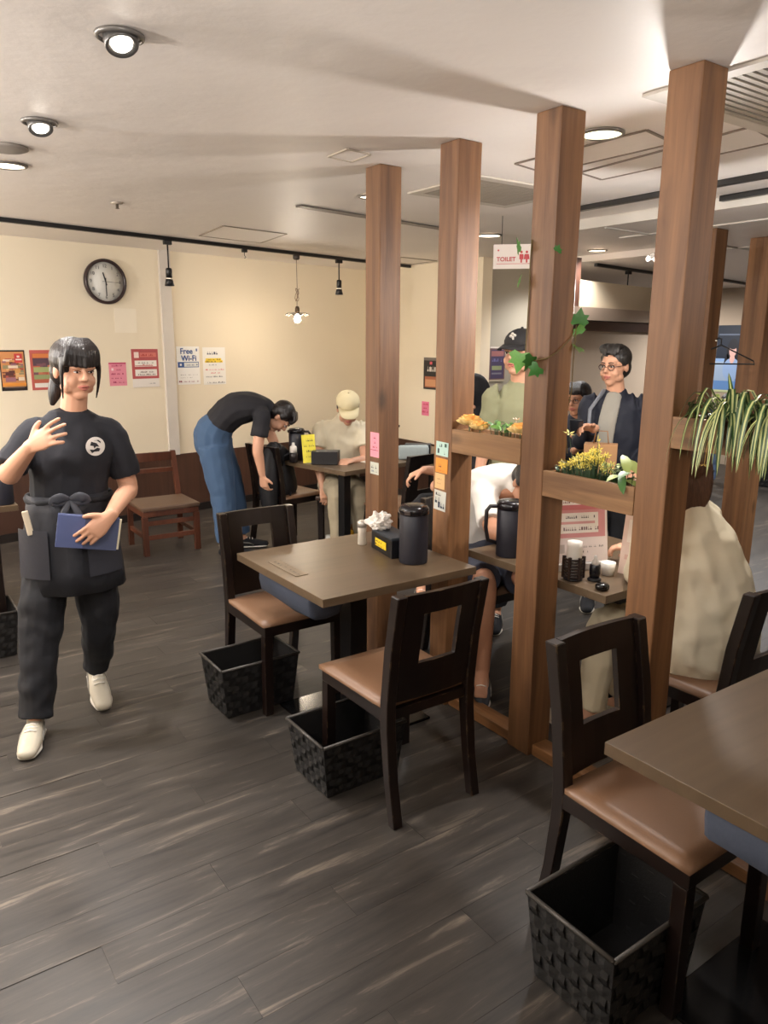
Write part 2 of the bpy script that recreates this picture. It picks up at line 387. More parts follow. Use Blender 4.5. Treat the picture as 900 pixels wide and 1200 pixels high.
# ------------------------------------------------------------------ structure
WD = Vector((.9850, .1725, 0)); WN = Vector((-.1725, .985, 0)); W0 = Vector((1.085, 6.574, 0))
def prism(name, pts, z0, z1, mat):
    bm = B(); a = [bm.verts.new((x, y, z0)) for x, y in pts]; b = [bm.verts.new((x, y, z1)) for x, y in pts]; n = len(pts)
    bm.faces.new(a[::-1]); bm.faces.new(b)
    for i in range(n): bm.faces.new((a[i], a[(i+1) % n], b[(i+1) % n], b[i]))
    return struct(obj(name, bm, mat))
fl = prism('floor', [(-2.6, -2.6), (10.0, -2.6), (10.0, 8.4), (-2.6, 8.4)], -.1, -.0018, FLOORM)
# planks laid along the room: parts of the floor
pm = B(); box(pm, 0, .9992, 0, .1492, -.0018, 0)
pme = bpy.data.meshes.new('plank'); pm.to_mesh(pme); pm.free(); pme.materials.append(FLOORM)
cnt = 0; pr = random.Random(4)
for j in range(46):
    y = .35+.15*j
    x = -.95+((j*.37) % 1.0)-1.0
    while x < 4.9 and cnt < 296:
        # keep planks the camera can see (wedge in front of it)
        cx, cy = x+.5, y+.07
        a = math.atan2(cx, cy)-HEAD
        if abs(a) < math.radians(32) and (y < 6.5+x*.175) :
            o = bpy.data.objects.new('plank', pme); COL.objects.link(o); o.location = (x, y, 0); o.parent = fl; cnt += 1
        x += 1.0
ce = prism('ceiling', [(-2.6, -2.6), (10.0, -2.6), (10.0, 8.4), (-2.6, 8.4)], 2.36, 2.5, CEILM)
prism('ceiling_soffit', [(3.95, -2.5), (9.6, -2.5), (9.6, 3.55), (3.95, 3.55)], 2.305, 2.359, CEILM)
prism('ceiling_soffit', [(5.55, 3.551), (9.6, 3.551), (9.6, 8.19), (6.05, 8.19), (6.05, 5.6), (5.55, 5.4)], 2.305, 2.359, CEILM)
a = W0-WD*3.9; b = W0+WD*3.874
prism('wall_back', [(a.x, a.y), (b.x, b.y), (b.x+WN.x*.1, b.y+WN.y*.1), (a.x+WN.x*.1, a.y+WN.y*.1)], 0, 2.36, WALLM)
a2 = a-WN*.012; b2 = b-WN*.012
prism('trim_1', [(a2.x, a2.y), (b2.x, b2.y), (b.x, b.y), (a.x, a.y)], 0, .56, WAINW)   # veneer wainscot
q0 = W0+WD*1.291-WN*.03; q1 = W0+WD*1.395-WN*.03
prism('trim_2', [(q0.x, q0.y), (q1.x, q1.y), (q1.x+WN.x*.03, q1.y+WN.y*.03), (q0.x+WN.x*.03, q0.y+WN.y*.03)], .56, 2.36, flat((214, 206, 196), .5, name='white_trim'))
a3 = a-WN*.022; b3 = b-WN*.022
prism('baseboard_back', [(a3.x, a3.y), (b3.x, b3.y), (b2.x, b2.y), (a2.x, a2.y)], 0, .07, flat((26, 20, 18), .5, name='dark_base'))
prism('wall_right', [(4.92, 5.42), (5.04, 5.42), (5.04, 8.3), (4.90, 7.24)], 0, 2.36, WALLM)
prism('trim_3', [(4.908, 5.43), (4.92, 5.43), (4.90, 7.24), (4.888, 7.24)], 0, .56, WAINW)
prism('wall_passage', [(5.04, 5.45), (6.0, 5.45), (6.0, 5.55), (5.04, 5.55)], 0, 2.36, GREYW)
prism('wall_far', [(9.6, -2.5), (9.7, -2.5), (9.7, 8.3), (9.6, 8.3)], 0, 2.36, TAUPE)
prism('wall_left', [(-2.6, -2.6), (-2.5, -2.6), (-2.5, 6.0), (-2.6, 6.0)], 0, 2.36, WALLM)
prism('wall_front', [(-2.5, -2.6), (9.6, -2.6), (9.6, -2.5), (-2.5, -2.5)], 0, 2.36, WALLM)
prism('wall_hidden', [(5.04, 8.2), (9.6, 8.2), (9.6, 8.3), (5.04, 8.3)], 0, 2.36, TAUPE)
# booth wall at the far side with its header frame
def wpt(s, off=0): return (4.98+s*.985-off*.1725, 4.52+s*.1725+off*.985)
p = [wpt(0), wpt(2.6), wpt(2.6, .08), wpt(0, .08)]
prism('wall_partition', p, 0, 1.76, TAUPE)
p = [wpt(-.12, -.06), wpt(2.65, -.06), wpt(2.65, .12), wpt(-.12, .12)]
prism('trim_4', p, 1.79, 1.90, flat((150, 132, 116), .45, name='beam_paint'))
p = [wpt(-.1, -.04), wpt(2.65, -.04), wpt(2.65, .10), wpt(-.1, .10)]
prism('trim_5', p, 1.70, 1.785, FRAMEW)
p = [wpt(-.1, -.045), wpt(.0, -.045), wpt(.0, .1), wpt(-.1, .1)]
prism('trim_6', p, 0, 1.70, FRAMEW)
prism('trim_7', [wpt(.12, .0), wpt(.3, .0), wpt(.3, .1), wpt(.12, .1)], 1.90, 2.305, FRAMEW)
prism('trim_8', [wpt(.32, .03), wpt(2.6, .03), wpt(2.6, .1), wpt(.32, .1)], 1.90, 2.13, plaster('cream_panel', (205, 190, 165), .7, .1))
# pale battens on the low ceiling
lb = flat((205, 200, 192), .5, name='batten_white')
prism('trim_9', [(3.935, -2.4), (3.949, -2.4), (3.949, 3.55), (3.935, 3.55)], 2.298, 2.36, lb)
for i, (x0, y0, x1, y1, t) in enumerate([(4.45, 1.6, 4.47, 3.54, .02), (4.0, 3.28, 6.5, 3.40, .02), (5.6, 2.2, 5.62, 3.54, .02)]):
    if x1-x0 > 1: pts = [(x0, y0), (x1, y1), (x1, y1+t), (x0, y0+t)]
    else: pts = [(x0, y0), (x1, y0), (x1, y1), (x0, y1)]
    prism('trim_%d' % (10+i), pts, 2.297, 2.306, lb)
prism('trim_13', [(9.45, 5.96), (9.6, 5.96), (9.6, 6.12), (9.45, 6.12)], 0, 2.36, flat((190, 182, 170), .4, name='pale_column'))
# partition posts
POSTLAB = ['stained square timber post farthest along the divider, with pink and grey notes',
           'stained square timber post with four coloured notes beside the rose planter',
           'stained square timber post with ivy winding round it, between two planters',
           'thick stained timber post nearest the camera, behind the worn dark chair',
           'stained timber post at the right frame edge behind the near table']
PX0, PX1 = 2.03, 2.148
PY = [(2.925, 3.04), (2.395, 2.51), (1.88, 1.995), (1.37, 1.482), (.85, .965)]
rp = random.Random(7)
def post(x0, x1, y0, y1, z1, label, group='timber posts of the divider'):
    bm = B(); box(bm, -(x1-x0)/2, (x1-x0)/2, -(y1-y0)/2, (y1-y0)/2, 0, z1, bev=.005)
    es = [e for e in bm.edges if abs(e.verts[0].co.z-e.verts[1].co.z) > 1]
    bmesh.ops.subdivide_edges(bm, edges=es, cuts=14)
    for v in bm.verts:
        if .05 < v.co.z < z1-.05: v.co.x += rp.uniform(-.0007, .0007); v.co.y += rp.uniform(-.0007, .0007)
    o = obj('wooden_post', bm, POSTW, loc=((x0+x1)/2, (y0+y1)/2, 0)); tag(o, label, 'post', group); return o
for (y0, y1), lb_ in zip(PY, POSTLAB): post(PX0, PX1, y0, y1, 2.359, lb_)
post(4.57, 4.70, 2.89, 3.02, 2.304, 'distant timber post with a black coat hanger, seen beside the thick near post', 'distant timber posts')
post(5.18, 5.35, 2.85, 3.02, 2.304, 'distant timber post standing free on the floor at the right, under the trailing plant', 'distant timber posts')
for k in range(4):
    y1 = PY[k][0]-.002; y0 = PY[k+1][1]+.002
    lab = ['low floor sill rail between the two farthest posts', 'low floor sill rail left of the ivy-wound post', 'low floor sill rail behind the worn dark chair', 'low floor sill rail at the right of the thick post'][k]
    bm = B(); box(bm, 2.05, 2.13, y0, y1, 0, .045, bev=.004); tag(obj('sill_rail', bm, SILLW), lab, 'rail', 'sill rails of the divider')
# planter boxes
def planter(y0, y1, z0, z1, label):
    e = empty('planter_box', label, 'planter', ((PX0+PX1)/2, (y0+y1)/2, z0), 0, 'planter boxes on the divider')
    h = z1-z0; l = (y1-y0)/2-.0015; w_ = (PX1-PX0)/2
    bm = B(); box(bm, -w_, -w_+.018, -l, l, 0, h, bev=.002); obj('front_board', bm, PLANTW, e)
    bm = B(); box(bm, w_-.018, w_, -l, l, 0, h, bev=.002); obj('back_board', bm, PLANTW, e)
    bm = B(); box(bm, -w_+.0185, w_-.0185, -l, l, 0, .015); obj('bottom_board', bm, PLANTW, e)
    for s in (-1, 1):
        bm = B(); box(bm, -w_+.0185, w_-.0185, min(s*l, s*(l-.015)), max(s*l, s*(l-.015)), .0155, h-.004); obj('end_board', bm, PLANTW, e)
    return e
planter(1.995, 2.395, 1.150, 1.247, 'wooden planter box holding orange artificial roses')
planter(1.482, 1.88, 1.053, 1.147, 'lower wooden planter box holding yellow flowers')
planter(.965, 1.37, 1.288, 1.384, 'highest wooden planter box, under the trailing striped plant')
# ------------------------------------------------------------------ plants
def leaf_bm(L_, W_, bend=.3, n=5, tip=.9, mi=0):
    bm = B(); rows = []
    for i in range(n+1):
        t = i/n; wv = W_*math.sin(PI*min(1, t*tip+.08))**.8 if i < n else .0005
        z = bend*L_*(t-t*t*1.6); y = L_*t
        rows.append([bm.verts.new((-wv/2, y, z+.12*wv)), bm.verts.new((0, y, z)), bm.verts.new((wv/2, y, z+.12*wv))])
    for a, b in zip(rows, rows[1:]):
        for k in (0, 1): bm.faces.new((a[k], a[k+1], b[k+1], b[k])).material_index = mi
    return bm
def ivy_me():
    pts = [(0, 0), (.35, -.12), (.6, .1), (.42, .3), (.55, .55), (.25, .55), (0, 1), (-.25, .55), (-.55, .55), (-.42, .3), (-.6, .1), (-.35, -.12)]
    bm = B(); c = bm.verts.new((0, .35, -.06)); vs = [bm.verts.new((x, y, .02*(abs(x)*4))) for x, y in pts]
    for i in range(len(vs)): bm.faces.new((c, vs[i], vs[(i+1) % len(vs)]))
    me = bpy.data.meshes.new('leaf'); bm.to_mesh(me); bm.free(); return me
IVY1 = ivy_me(); IVY1.materials.append(flat((62, 120, 54), .35, noise=.2, name='ivy_leaf')); IVY1.shade_smooth()
IVY2 = ivy_me(); IVY2.materials.append(flat((112, 168, 84), .4, noise=.2, name='ivy_leaf_pale')); IVY2.shade_smooth()
e = empty('ivy_vine', 'thin green ivy vine winding round the timber post between the planters', 'ivy', (2.09, 1.94, 1.25))
def ivyleaf(p, s, me, rot):
    o = bpy.data.objects.new('leaf', me); COL.objects.link(o); o.parent = e; o.location = Vector(p)-Vector((2.09, 1.94, 1.25)); o.scale = (s, s, s); o.rotation_euler = rot
bm = B()
vp = [(2.026, 1.985, 1.95), (2.026, 1.988, 1.87), (2.026, 1.985, 1.79), (2.026, 1.988, 1.66), (2.02, 1.985, 1.56), (2.013, 1.94, 1.535), (2.018, 1.88, 1.545), (2.06, 1.872, 1.565), (2.11, 1.872, 1.60), (2.152, 1.874, 1.63), (2.154, 1.872, 1.66), (2.152, 1.873, 1.60), (2.153, 1.876, 1.52), (2.152, 1.874, 1.43), (2.156, 1.90, 1.32), (2.15, 1.875, 1.2)]
tube(bm, [Vector(v)-Vector((2.09, 1.94, 1.25)) for v in vp], .0022, 5); obj('stem', bm, flat((110, 92, 52), .6, name='vine_stem'), e)
for p_, s, me_, r_ in [((2.0, 2.02, 1.91), .055, IVY1, (1.4, .2, 1.0)), ((2.0, 2.02, 1.80), .045, IVY1, (1.9, -.5, .8)), ((2.0, 1.985, 1.56), .075, IVY2, (-1.5, 0.2, -.9)),
                      ((2.0, 1.93, 1.55), .06, IVY1, (-1.2, .3, .1)), ((2.003, 1.90, 1.515), .05, IVY1, (-1.4, .8, -.6)), ((2.15, 1.86, 1.665), .06, IVY1, (1.3, .1, -.9)),
                      ((2.16, 1.865, 1.63), .055, IVY1, (1.0, -.3, -1.5)), ((2.15, 1.86, 1.585), .05, IVY2, (-.5, .4, -1.3)), ((2.02, 1.86, 1.90), .03, IVY1, (1.2, .5, -.4))]:
    ivyleaf(p_, s, me_, r_)
# roses
def rose(loc, s, label):
    r = empty('artificial_rose', label, 'flower', loc, 0, 'orange roses in the planter')
    bm = B()
    for k in range(16):
        a = k*2.4; rr = .002+.0042*math.sqrt(k); tilt = .08+.046*k
        M = Matrix.Rotation(a, 4, 'Z') @ Matrix.Translation((rr*s*.9, 0, .004*s*(16-k)/4)) @ Matrix.Rotation(tilt, 4, 'Y')
        L0 = (.026+.0006*k)*s; g = [[None]*5 for _ in range(5)]
        for i in range(5):
            for j in range(5):
                v = (j-2)/2; t = i/4; wv = .017*s*math.sin(.5+t*1.9)*(1+.03*k)
                g[i][j] = bm.verts.new(M @ Vector((-.010*s*(1-v*v)*math.sin(t*2.2)*-1-.006*s*v*v+.007*s*t*t, v*wv, t*L0*(1-.12*v*v))))
        for i in range(4):
            for j in range(4):
                f = bm.faces.new((g[i][j], g[i][j+1], g[i+1][j+1], g[i+1][j])); f.smooth = True; f.material_index = 0 if k > 7 else 1
    obj('petals', bm, [flat((250, 216, 146), .6, name='petal_yellow', noise=.12), flat((244, 186, 104), .6, name='petal_orange', noise=.12)], r)
    bm = B(); tube(bm, [(0, 0, -.06), (0, .002, -.03), (0, 0, .005)], .0025*s, 6); obj('stem', bm, GREEND, r)
    return r
rose((2.075, 2.335, 1.262), 1.2, 'large orange artificial rose at the left end of the planter'); rose((2.065, 2.262, 1.252), .95, 'smaller orange artificial rose, second from left')
rose((2.070, 2.04, 1.258), 1.1, 'orange yellow artificial rose right end of planter by ivy post')
def sprig(loc, label, cat, n, rad, hgt, mats, seed, lw=.02, ll=.05, name='artificial_greenery'):
    r = empty(name, label, cat, loc); R = random.Random(seed)
    bm0 = leaf_bm(ll, lw); me = bpy.data.meshes.new('leaf'); bm0.to_mesh(me); bm0.free(); me.shade_smooth(); me2 = me.copy(); me.materials.append(mats[0]); me2.materials.append(mats[1])
    sb = B()
    for k in range(n):
        x, y = R.uniform(-.028, .028), R.uniform(-rad, rad); z = R.uniform(.2, 1)*hgt
        tube(sb, [(x*.3, y*.7, -.07), (x*.7, y*.9, z*.5), (x, y, z)], .0012, 4)
        o = bpy.data.objects.new('leaf', R.choice((me, me2))); COL.objects.link(o); o.parent = r; o.location = (x, y, z)
        o.rotation_euler = (R.uniform(-.6, .9), R.uniform(-.7, .7), R.uniform(0, 6.28)); s = R.uniform(.7, 1.25); o.scale = (s, s, s)
    obj('stems', sb, GREEND, r); return r
sprig((2.085, 2.15, 1.250), 'sprig of green artificial leaves between the orange roses', 'foliage', 26, .065, .035, (GREEN, flat((120, 168, 84), .5, noise=.15, name='fresh_leaf')), 3, .018, .04)
bm = B()
for k in range(7):
    a = k*.9; M = Matrix.Translation((.0, 2.085-2.085, 0)) @ Matrix.Rotation(a, 4, 'Z') @ Matrix.Rotation(-.5, 4, 'Y')
    vs = [bm.verts.new(M @ Vector(v)) for v in [(0, 0, 0), (.012, -.005, 0), (.02, 0, .002), (.012, .005, 0)]]; bm.faces.new(vs)
tube(bm, [(0, 0, 0), (0, 0, -.08)], .001, 4)
tag(obj('small_white_flower', bm, flat((225, 200, 180), .6, name='white_petal'), loc=(2.09, 2.085, 1.305)), 'small pale flower rising above the rose planter', 'flower')
# yellow flowers
def yellow_bunch():
    r = empty('yellow_flower_bunch', 'bunch of small yellow artificial flowers filling the lower planter', 'flower', (2.085, 1.70, 1.145)); R = random.Random(11)
    fm = B(); s_ = B()
    for k in range(170):
        y = R.gauss(.01, .045); x = R.uniform(-.05, .035); z = .018+.07*R.random()*math.exp(-(y/.07)**2)+.01
        if k == 0: y, x, z = .115, 0., .14
        if k == 1: y, x, z = -.015, 0., .125
        c = Vector((x, y, z)); M = Matrix.Translation(c) @ Euler((R.uniform(-1.2, 1.2), R.uniform(-1.6, .4), R.uniform(0, 6))).to_matrix().to_4x4()
        sz = .0125 if k > 1 else .021
        for q in range(5):
            a = q*2*PI/5
            vs = [bm_v for bm_v in [fm.verts.new(M @ Vector((math.cos(a+d)*sz*l, math.sin(a+d)*sz*l, .003*l*(l > .9)))) for d, l in ((0, .05), (-.35, .65), (0, 1.15), (.35, .65))]]
            fm.faces.new(vs).material_index = 0 if k % 3 else 1
        tube(s_, [(x*.3, y*.6, -.07), c], .001, 4)
    o = obj('blossoms', fm, [flat((246, 226, 110), .6, noise=.1, name='yellow_petal'), flat((222, 214, 120), .6, noise=.1, name='lime_petal')], r); o['kind'] = 'stuff'
    obj('stems', s_, GREEND, r)
yellow_bunch()
sprig((2.085, 1.81, 1.147), 'dark mixed greenery at the left end of the lower planter', 'foliage', 34, .055, .035, (GREEND, flat((176, 160, 120), .6, noise=.2, name='dry_leaf')), 8, .014, .03)
sprig((2.085, 1.61, 1.147), 'grey green small-leaved sprig right of the yellow flowers', 'foliage', 40, .04, .055, (flat((128, 138, 92), .6, noise=.2, name='sage_leaf'), GREENL), 9, .010, .02)
sprig((2.075, 1.535, 1.147), 'broad pointed green leaves at the right end of lower planter', 'foliage', 12, .035, .05, (GREEN, GREENL), 10, .032, .085)
# trailing striped plant
def spider():
    r = empty('spider_plant', 'trailing spider plant with striped arching leaves in the highest planter', 'plant', (2.075, 1.15, 1.38)); R = random.Random(5)
    mats = [flat((52, 82, 40), .4, noise=.15, name='spider_green'), flat((186, 192, 128), .45, noise=.1, name='spider_stripe')]
    for k in range(95):
        bm = B(); L_ = R.uniform(.12, .25); a = R.uniform(PI*.5, PI*1.5) if k % 4 else R.uniform(0, 2*PI); W_ = R.uniform(.012, .018)
        y0 = R.uniform(-.16, .10); x0 = R.uniform(-.03, .01); d = Vector((math.cos(a), math.sin(a), 0)); s = Vector((-d.y, d.x, 0)); up_ = R.uniform(.02, .11)
        if k == 1: L_, up_, y0 = .16, .14, .05
        rows = []; n = 9
        for i in range(n+1):
            t = i/n; out = L_*.62*math.sin(min(t*1.6, 1.57)); z = up_*math.sin(min(PI*t*1.1, PI))-L_*.95*max(0, t-.25)**1.6
            if k == 1: out, z = .05*t, up_*t
            wv = W_*(math.sin(PI*(.12+.86*t))**.6 if i < n else .04)
            c = Vector((x0, y0, 0))+d*out+Vector((0, 0, z))
            if c.x > .03 and False: c.x = .03
            rows.append([bm.verts.new(c+s*wv*u+Vector((0, 0, abs(u)*wv*.35))) for u in (-.5, -.17, .17, .5)])
        for p0, p1 in zip(rows, rows[1:]):
            for j in range(3):
                f = bm.faces.new((p0[j], p0[j+1], p1[j+1], p1[j])); f.smooth = True; f.material_index = (1 if j == 1 else 0) if k % 3 else (0 if j == 1 else 1)
        obj('leaf', bm, mats, r)
spider()
sprig((2.09, 1.31, 1.385), 'low green and pale leaves behind the trailing striped plant', 'foliage', 24, .05, .05, (GREEND, GREENL), 14, .016, .035)
bm = B()
for q in range(8):
    a = q*PI/4; vs = [bm.verts.new((math.cos(a+d)*l*.018, .0+math.sin(a+d)*l*.018, -.006*l)) for d, l in ((0, .1), (-.3, .6), (0, 1), (.3, .6))]; bm.faces.new(vs)
tube(bm, [(0, 0, 0), (.01, 0, .08), (.035, .005, .10)], .001, 4)
tag(obj('small_yellow_flower', bm, flat((214, 180, 100), .6, name='ochre_petal'), loc=(2.005, 1.235, 1.26)), 'small ochre flower hanging below the striped plant', 'flower')
# ------------------------------------------------------------------ tables
def table(cx, cy, w_, d_, label, rz=0, H=.7, legx=0, legy=0, leg=.085):
    e = empty('restaurant_table', label, 'table', (cx, cy, 0), rz, 'laminate tables')
    bm = B(); box(bm, -w_/2, w_/2, -d_/2, d_/2, H-.032, H, bev=.002); obj('tabletop', bm, TOPW, e)
    bm = B(); box(bm, legx-leg/2, legx+leg/2, legy-leg/2, legy+leg/2, .0125, H-.034, bev=.003); obj('pedestal', bm, BLACKM, e)
    bm = B(); box(bm, legx-.24, legx+.24, legy-.24, legy+.24, 0, .012, bev=.003); obj('base_plate', bm, flat((30, 30, 32), .18, .6, name='glossy_plate'), e)
    return e
table(1.66, 2.575, .73, .73, 'square brown table with crumpled tissue and black pot, centre of the room')
table(1.70, .64, .73, .72, 'bare brown table cut by the right frame edge, near the camera')
table(2.53, 2.05, .72, .76, 'brown table behind the posts with cups and pink menu sign', legx=.22)
# slate fabric pouches hung under the tabletops
def pouch(x, y, l, label):
    bm = B()
    def ring(y_, k): return [(-.055*k, y_, -.002), (-.06*k, y_, -.06), (-.05*k, y_, -.11), (-.02*k, y_, -.135*k-.0), (.03*k, y_, -.14*k), (.09*k, y_, -.13*k), (.12*k, y_, -.08), (.12*k, y_, -.002)]
    rs = [[bm.verts.new(v) for v in ring(yy, k)] for yy, k in ((-l/2, .8), (-l/2+.015, .97), (-.1*l, 1.05), (.2*l, 1.0), (l/2-.015, .96), (l/2, .8))]
    for a, b in zip(rs, rs[1:]):
        for j in range(7): bm.faces.new((a[j], a[j+1], b[j+1], b[j]))
        bm.faces.new((a[7], a[0], b[0], b[7]))
    bm.faces.new(rs[0][::-1]); bm.faces.new(rs[-1])
    e = empty('fabric_pouch', label, 'pouch', (x, y, .667), 0, 'fabric pouches under the tables')
    obj('bag', bm, flat((72, 80, 98), .8, name='slate_fabric', bump=.3), e, smooth=True)
    bm = B(); box(bm, -.062, -.056, -l*.42, l*.42, -.03, -.022); obj('seam', bm, flat((50, 56, 70), .7, name='seam'), e)
pouch(1.405, 2.63, .44, 'slate blue fabric pouch hung under the table above the seat with the tissue table')
pouch(1.45, .60, .36, 'slate blue fabric pouch hung under the near right table')
# ------------------------------------------------------------------ dark chairs
def chair(label, loc, rz, W_=.385, seat_mat=LEATH, hole=True):
    """front faces +Y of its own frame, origin under the seat centre"""
    e = empty('dining_chair', label, 'chair', loc, rz, 'dark dining chairs'); w2 = W_/2
    bm = B(); n = 8; rows = []
    for i in range(n+1):
        u = -1+2*i/n; r = []
        for j in range(n+1):
            v = -1+2*j/n; wv = (w2-.004)+(.012*(v+1)/2); ed = max(abs(u), abs(v)); h = .438-(.010 if ed > .99 else .003 if ed > .7 else 0)-.007*(1-u*u)*(1-v*v)*.6
            r.append(bm.verts.new((u*wv, v*.2, h)))
        rows.append(r)
    for i in range(n):
        for j in range(n): bm.faces.new((rows[i][j], rows[i+1][j], rows[i+1][j+1], rows[i][j+1]))
    r = bmesh.ops.extrude_edge_only(bm, edges=[x for x in bm.edges if x.is_boundary])
    for v in [g for g in r['geom'] if isinstance(g, bmesh.types.BMVert)]: v.co.z = .412
    obj('seat', bm, seat_mat, e, smooth=True)
    bm = B(); box(bm, -w2+.002, w2-.002, -.195, .195, .365, .411, bev=.003); obj('seat_frame', bm, WORN, e)
    for s in (-1, 1):
        x = s*(w2-.02)
        bm = B(); box(bm, x-.019, x+.019, .155, .193, 0, .364, bev=.003)
        for v in bm.verts:
            if v.co.z < .1: v.co.x += s*.004
        obj('leg', bm, WORN, e)
        # rear leg rises into the side of the backrest: bent stile
        bm = B(); prof = [(0, -.255), (.16, -.225), (.34, -.205), (.43, -.205), (.62, -.225), (.82, -.262)]
        st = []
        for z_, y_ in prof:
            hw = .019; dp = .021 if z_ > .3 else .018
            st.append([bm.verts.new((x+a*hw, y_+b*dp, z_)) for a, b in ((-1, -1), (1, -1), (1, 1), (-1, 1))])
        for a, b in zip(st, st[1:]):
            for k in range(4): bm.faces.new((a[k], a[(k+1) % 4], b[(k+1) % 4], b[k]))
        bm.faces.new(st[0][::-1]); bm.faces.new(st[-1])
        bmesh.ops.recalc_face_normals(bm, faces=bm.faces[:]); bmesh.ops.bevel(bm, geom=bm.edges[:], offset=.003, segments=1, affect='EDGES')
        obj('leg', bm, WORN, e)
    # curved back panel with a rectangular opening
    bm = B(); xs = [-w2+.0395, -.125, -.078, -.03, .03, .078, .125, w2-.0395]; zs = [.435, .50, .565, .66, .745, .79, .82]
    def bk(x, z_): return -.205-.055*max(0, (z_-.43)/.39)**1.3-.018*(1-(x/w2)**2)
    fr = {}; ba = {}
    for i, x in enumerate(xs):
        for j, z_ in enumerate(zs):
            y = bk(x, z_); fr[i, j] = bm.verts.new((x, y+.009, z_)); ba[i, j] = bm.verts.new((x, y-.009, z_))
    solid = lambda i, j: 0 <= i < 7 and 0 <= j < 6 and not (hole and i in (2, 3, 4) and j in (2, 3))
    for i in range(7):
        for j in range(6):
            if not solid(i, j): continue
            bm.faces.new((fr[i, j], fr[i+1, j], fr[i+1, j+1], fr[i, j+1])); bm.faces.new((ba[i, j], ba[i, j+1], ba[i+1, j+1], ba[i+1, j]))
            for (di, dj, p, q) in ((-1, 0, (i, j), (i, j+1)), (1, 0, (i+1, j), (i+1, j+1)), (0, -1, (i, j), (i+1, j)), (0, 1, (i, j+1), (i+1, j+1))):
                if not solid(i+di, j+dj): bm.faces.new((fr[p], fr[q], ba[q], ba[p]))
    obj('backrest', bm, WORN, e)
    bm = B(); box(bm, -w2+.0385, w2-.0385, -.214, -.197, .37, .405); obj('rear_rail', bm, WORN, e)
    return e
c2 = chair('dark chair turned with its back to the camera, tucked at the tissue table', (1.51, 2.07, 0), 0)
def chair_copy(label, loc, rz, scale=1.0):
    c = copy_tree(c2); c.location = loc; c.rotation_euler = (0, 0, rz); c['label'] = label
    return c
chair_copy('dark chair on the far side of the tissue table, facing the camera', (1.517, 2.945, 0), PI)
c3 = chair_copy('worn dark chair with pale chipped edges, nearest the camera at right', (1.64, 1.02, 0), PI)
chair_copy('dark chair carrying the person in the cream jacket', (2.46, 1.46, 0), 0)
chair_copy('dark chair carrying the person bent over in a white shirt', (2.52, 2.70, 0), PI)
